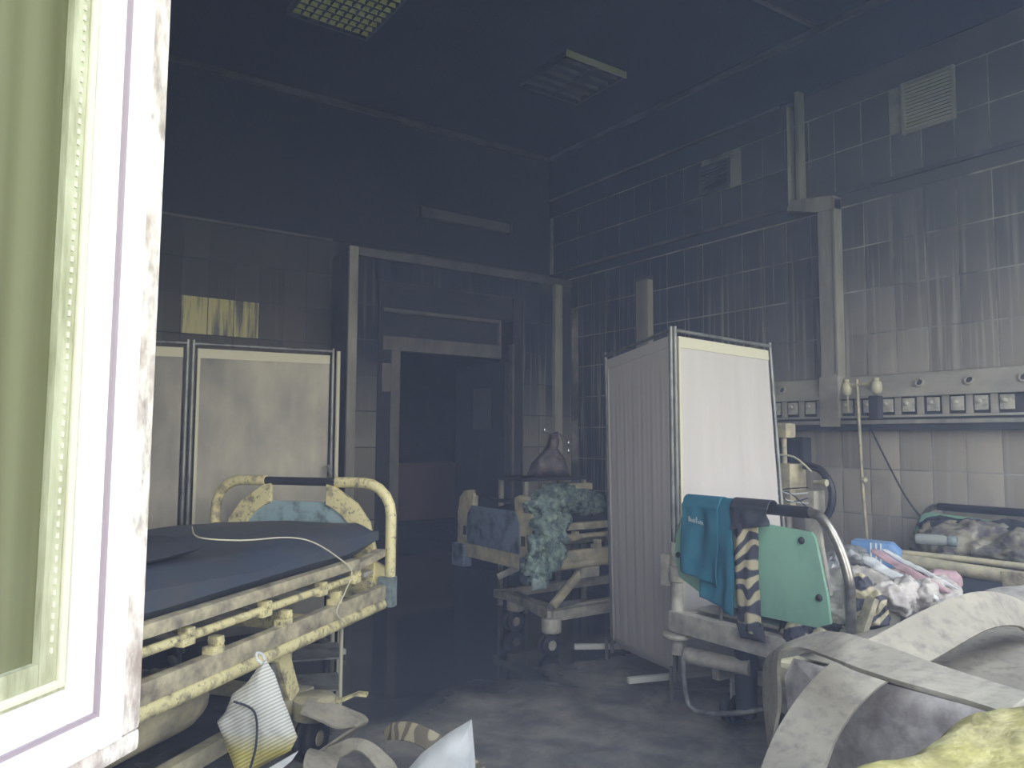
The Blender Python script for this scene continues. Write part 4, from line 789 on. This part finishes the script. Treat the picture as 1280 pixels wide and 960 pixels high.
# ================================================================ SCREENS
def screen_panel(p, tl, bl, tr, br, m, hem, fr, corner=.0, th=.004, gap=.022):
    tl, bl, tr, br = map(Vector, (tl, bl, tr, br))
    g = bpy.data.objects.new('panel', None); C.objects.link(g); g.parent = p
    for a, b in ((tl, bl), (tr, br)): MB().tube([a+(a-b).normalized()*.02, b+(b-a).normalized()*.05], .011, 10).build('frame_post', fr, g, 0, True)
    MB().tube([tl, tr], .010, 10).build('frame_bar', fr, g, 0, True)
    nu, nv = 60, 30; V = []
    nrm = (tr-tl).cross(bl-tl).normalized()
    for i in range(nu+1):
        for j in range(nv+1):
            u = gap/(tr-tl).length+(1-2*gap/(tr-tl).length)*i/nu; v = .016+.984*j/nv
            if corner:
                d = max(0, 1-u/.16); v = v*(1-.035*d*d) if j > nv*.7 else v
            q = tl.lerp(tr, u).lerp(bl.lerp(br, u), v); am = (.0012*math.sin(u*46+2*math.sin(v*3))*(.2+v)+.0008*math.sin(u*90+1))*min(1, v*5)
            V.append(q+nrm*am)
    nj = nv+1; F = [(i*nj+j, (i+1)*nj+j, (i+1)*nj+j+1, i*nj+j+1) for i in range(nu) for j in range(nv)]
    o = MB().add(V, F).build('cloth', m, g, 0, True); sl = o.modifiers.new('thickness', 'SOLIDIFY'); sl.thickness = th; sl.offset = 0
    MB().ribbon([V[i*nj]+nrm*.0 for i in range(nu+1)], [V[i*nj+1]+nrm*.0 for i in range(nu+1)], .012).build('hem', hem, g)
    MB().ribbon([V[j] for j in range(nj)], [V[j].lerp(V[nj+j], 1.2) for j in range(nj)], .011).build('hem', hem, g)
    return g
t = thing('folding_screen', 'white two-panel folding screen standing in front of the middle bed', 'screen', (0, 0, 0))
screen_panel(t, (2.954, 3.275, 1.749), (3.060, 3.346, .086), (2.774, 2.601, 1.806), (2.828, 2.643, .14), 'screen', 'screen', 'screen_frame', 1)
screen_panel(t, (2.790, 2.588, 1.806), (2.850, 2.632, .14), (3.534, 2.585, 1.781), (3.479, 2.436, .139), 'screen', 'hem', 'screen_frame')
MB().bar((2.740, 2.88, .055), (3.30, 2.70, .055), .03, .03).build('foot_bar', 'foot_white', t, .004)
MB().bar((2.93, 3.53, .05), (3.30, 3.30, .05), .03, .03).build('foot_bar', 'foot_white', t, .004)
for q in ((2.825, 2.665, 0), (3.46, 2.44, 0)): MB().tube([(q[0], q[1], .0), (q[0], q[1], .16)], .010, 8).build('screen_leg', 'screen_frame', t)
MB().tube([(3.03, 3.36, .0), (3.03, 3.36, .11)], .010, 8).build('screen_leg', 'screen_frame', t)
MB().tube([(3.03, 3.36, .0), (3.03, 3.36, .11)], .010, 8)
t = thing('folding_screen', 'smoke-stained white folding screen against the back behind the left bed', 'screen', (0, 0, 0))
screen_panel(t, (.955, 4.44, 1.785), (.955, 4.44, .16), (1.765, 4.44, 1.797), (1.765, 4.44, .16), 'screen_dirty', 'hem_dirty', 'screen_frame')
screen_panel(t, (.13, 4.60, 1.785), (.13, 4.60, .16), (.925, 4.44, 1.785), (.925, 4.44, .16), 'screen_dirty', 'hem_dirty', 'screen_frame')
MB().tube([(1.80, 4.44, .02), (1.80, 4.44, 1.80)], .013, 10).build('outer_post', 'hem_dirty', t, 0, True)
MB().tube([(1.74, 4.40, 1.02), (1.74, 4.37, 1.05), (1.73, 4.40, 1.10)], .012, 8, 3).build('hinge', 'steel', t, 0, True)
for x in (.13, .94, 1.79): MB().bar((x, 4.24, .03), (x, 4.68, .03), .03, .03).build('foot_bar', 'foot_white', t, .004); MB().tube([(x, 4.45, .03), (x, 4.45, .16)], .011, 8).build('screen_leg', 'screen_frame', t)
# ---- frame stand and box behind the left bed
t = thing('metal_stand', 'thin metal shelf frame behind the left bed beside the door wall', 'stand', (1.36, 3.42, 0), R_(-20))
for x in (-.16, .06):
    for y in (-.1, .16): MB().tube([(x, y, 0), (x, y, .45)], .009, 8).build('upright', 'hem_dirty', t, 0, True)
for z in (.14, .28, .42):
    MB().box(-.16, .06, -.1, .16, z-.004, z+.004).build('shelf', 'steel', t)
tag(MB().box(-.12, .12, -.11, .11, 0, .20).build('grey_box', 'grey_cream', None, .02), 'grey box on the floor under the left bed', 'box').location = (1.08, 3.28, 0)

# ================================================================ LONG FLAT BANDS
def band(name, AB, label, m='hose', th=.010, dz=0):
    A, B = AB; A = cat([Vector(p)+Vector((0, 0, dz)) for p in A], 4); B = cat([Vector(p)+Vector((0, 0, dz)) for p in B], 4)
    for L_ in (A, B):
        for p in L_:
            if p.z < .012: p.z = .012
    t = thing(name, label, 'band', (0, 0, 0)); MB().ribbon(A, B, th).build('band_body', m, t, .002)
    return t
HOSE_A =( [(1.292, 0.99, 0.6), (1.353, 1.016, 0.623), (1.406, 1.03, 0.653), (1.463, 1.039, 0.683), (1.524, 1.044, 0.714), (1.593, 1.047, 0.741), (1.676, 1.05, 0.763), (1.754, 1.042, 0.783), (1.831, 1.03, 0.802), (1.908, 1.016, 0.824), (1.988, 1.001, 0.844), (2.073, 0.984, 0.862), (2.18, 0.973, 0.869), (2.298, 0.963, 0.855), (2.425, 0.957, 0.817), (2.541, 0.958, 0.754)] ,
 [(1.351, 0.884, 0.638), (1.398, 0.901, 0.654), (1.459, 0.923, 0.667), (1.514, 0.935, 0.683), (1.572, 0.944, 0.7), (1.637, 0.951, 0.713), (1.703, 0.953, 0.725), (1.759, 0.945, 0.735), (1.813, 0.934, 0.746), (1.874, 0.926, 0.757), (1.941, 0.92, 0.77), (2.008, 0.914, 0.784), (2.088, 0.91, 0.795), (2.187, 0.911, 0.793), (2.3, 0.914, 0.774), (2.414, 0.928, 0.722)] )
HOSE_B =( [(1.699, 1.266, 0.481), (1.692, 1.266, 0.537), (1.684, 1.267, 0.592), (1.68, 1.264, 0.648), (1.675, 1.252, 0.706), (1.677, 1.207, 0.75), (1.686, 1.155, 0.782), (1.663, 1.083, 0.813), (1.605, 0.992, 0.837), (1.587, 0.931, 0.839), (1.564, 0.873, 0.841), (1.537, 0.816, 0.843), (1.507, 0.761, 0.846), (1.497, 0.719, 0.845), (1.489, 0.678, 0.844), (1.483, 0.641, 0.843), (1.469, 0.602, 0.845), (1.439, 0.559, 0.852)] ,
 [(1.618, 1.196, 0.531), (1.623, 1.188, 0.578), (1.628, 1.181, 0.625), (1.612, 1.169, 0.678), (1.593, 1.156, 0.73), (1.574, 1.131, 0.774), (1.567, 1.074, 0.792), (1.521, 0.997, 0.804), (1.47, 0.922, 0.815), (1.443, 0.866, 0.818), (1.417, 0.813, 0.824), (1.391, 0.763, 0.83), (1.376, 0.721, 0.834), (1.375, 0.688, 0.834), (1.37, 0.654, 0.835), (1.362, 0.62, 0.837), (1.348, 0.586, 0.84), (1.329, 0.551, 0.845)] )
HOSE_C =( [(1.115, 2.984, 0.204), (1.152, 2.959, 0.195), (1.189, 2.934, 0.183), (1.226, 2.909, 0.17), (1.262, 2.886, 0.152), (1.298, 2.863, 0.133), (1.31, 2.856, 0.11), (1.281, 2.878, 0.082), (1.254, 2.9, 0.051), (1.229, 2.921, 0.018), (1.203, 2.941, -0.014), (1.178, 2.962, -0.047)] ,
 [(1.037, 2.856, 0.198), (1.073, 2.84, 0.181), (1.107, 2.825, 0.163), (1.141, 2.809, 0.142), (1.175, 2.792, 0.133), (1.211, 2.772, 0.139), (1.22, 2.772, 0.131), (1.194, 2.799, 0.106), (1.168, 2.825, 0.081), (1.142, 2.849, 0.056), (1.115, 2.873, 0.031), (1.088, 2.898, 0.005)] )
HOSE_D =( [(1.067, 2.785, 0.07), (1.083, 2.758, 0.103), (1.099, 2.732, 0.137), (1.125, 2.702, 0.156), (1.15, 2.673, 0.175), (1.177, 2.642, 0.181), (1.203, 2.611, 0.176), (1.227, 2.585, 0.16), (1.248, 2.562, 0.138), (1.268, 2.54, 0.115), (1.281, 2.522, 0.086), (1.294, 2.504, 0.058)] ,
 [(1.08, 2.716, 0.054), (1.092, 2.696, 0.078), (1.104, 2.676, 0.101), (1.117, 2.655, 0.122), (1.133, 2.633, 0.139), (1.149, 2.61, 0.157), (1.164, 2.582, 0.155), (1.177, 2.56, 0.143), (1.188, 2.544, 0.126), (1.199, 2.528, 0.108), (1.204, 2.515, 0.087), (1.209, 2.502, 0.066)] )
STRAP =( [(1.319, 2.723, 0.15), (1.32, 2.658, 0.199), (1.337, 2.602, 0.221), (1.355, 2.552, 0.228), (1.374, 2.506, 0.224), (1.393, 2.466, 0.215), (1.412, 2.43, 0.202), (1.431, 2.394, 0.189), (1.449, 2.363, 0.171), (1.467, 2.333, 0.154), (1.485, 2.302, 0.137), (1.48, 2.245, 0.131)] ,
 [(1.31, 2.67, 0.139), (1.311, 2.607, 0.159), (1.319, 2.56, 0.17), (1.328, 2.518, 0.176), (1.337, 2.482, 0.175), (1.347, 2.448, 0.17), (1.357, 2.42, 0.162), (1.366, 2.392, 0.153), (1.375, 2.365, 0.144), (1.383, 2.338, 0.134), (1.39, 2.312, 0.124), (1.376, 2.257, 0.126)] )
band('flat_band', HOSE_A, 'broad dusty grey-beige band arching up to the right over the low bed')
band('flat_band', HOSE_B, 'grey band looping at its left end and crossing over the broader band')
band('flat_band', HOSE_C, 'grey band folded back on the floor beside the left bed caster', dz=.04)
band('flat_band', HOSE_D, 'grey band curling in front of the folded band on the floor', dz=.0)
band('webbing_strap', STRAP, 'beige webbing strap with dark scrawls arching on the floor', 'camo_strap', .012)
band('flat_band', ([(1.10, 2.86, .05), (1.02, 2.70, .16), (.93, 2.52, .2), (.88, 2.38, .12)], [(1.17, 2.80, .05), (1.10, 2.62, .14), (1.01, 2.44, .17), (.96, 2.30, .10)]), 'grey band running toward the camera under the left bed caster')
t = thing('white_sheet', 'white plastic sack peak at the bottom edge of the view', 'sack', (0, 0, 0))
MB().puff([(.09, .20), (.10, .10), (.12, -.18), (-.20, -.18), (-.13, .02), (-.06, .10), (.02, .16)], (1.19, 2.06, .22), (.82, -.57, 0), (0, 0, 1), (-.57, -.82, 0), .14, 8, .012, 8, 3).build('sack_body', 'white_cloth', t, 0, True)
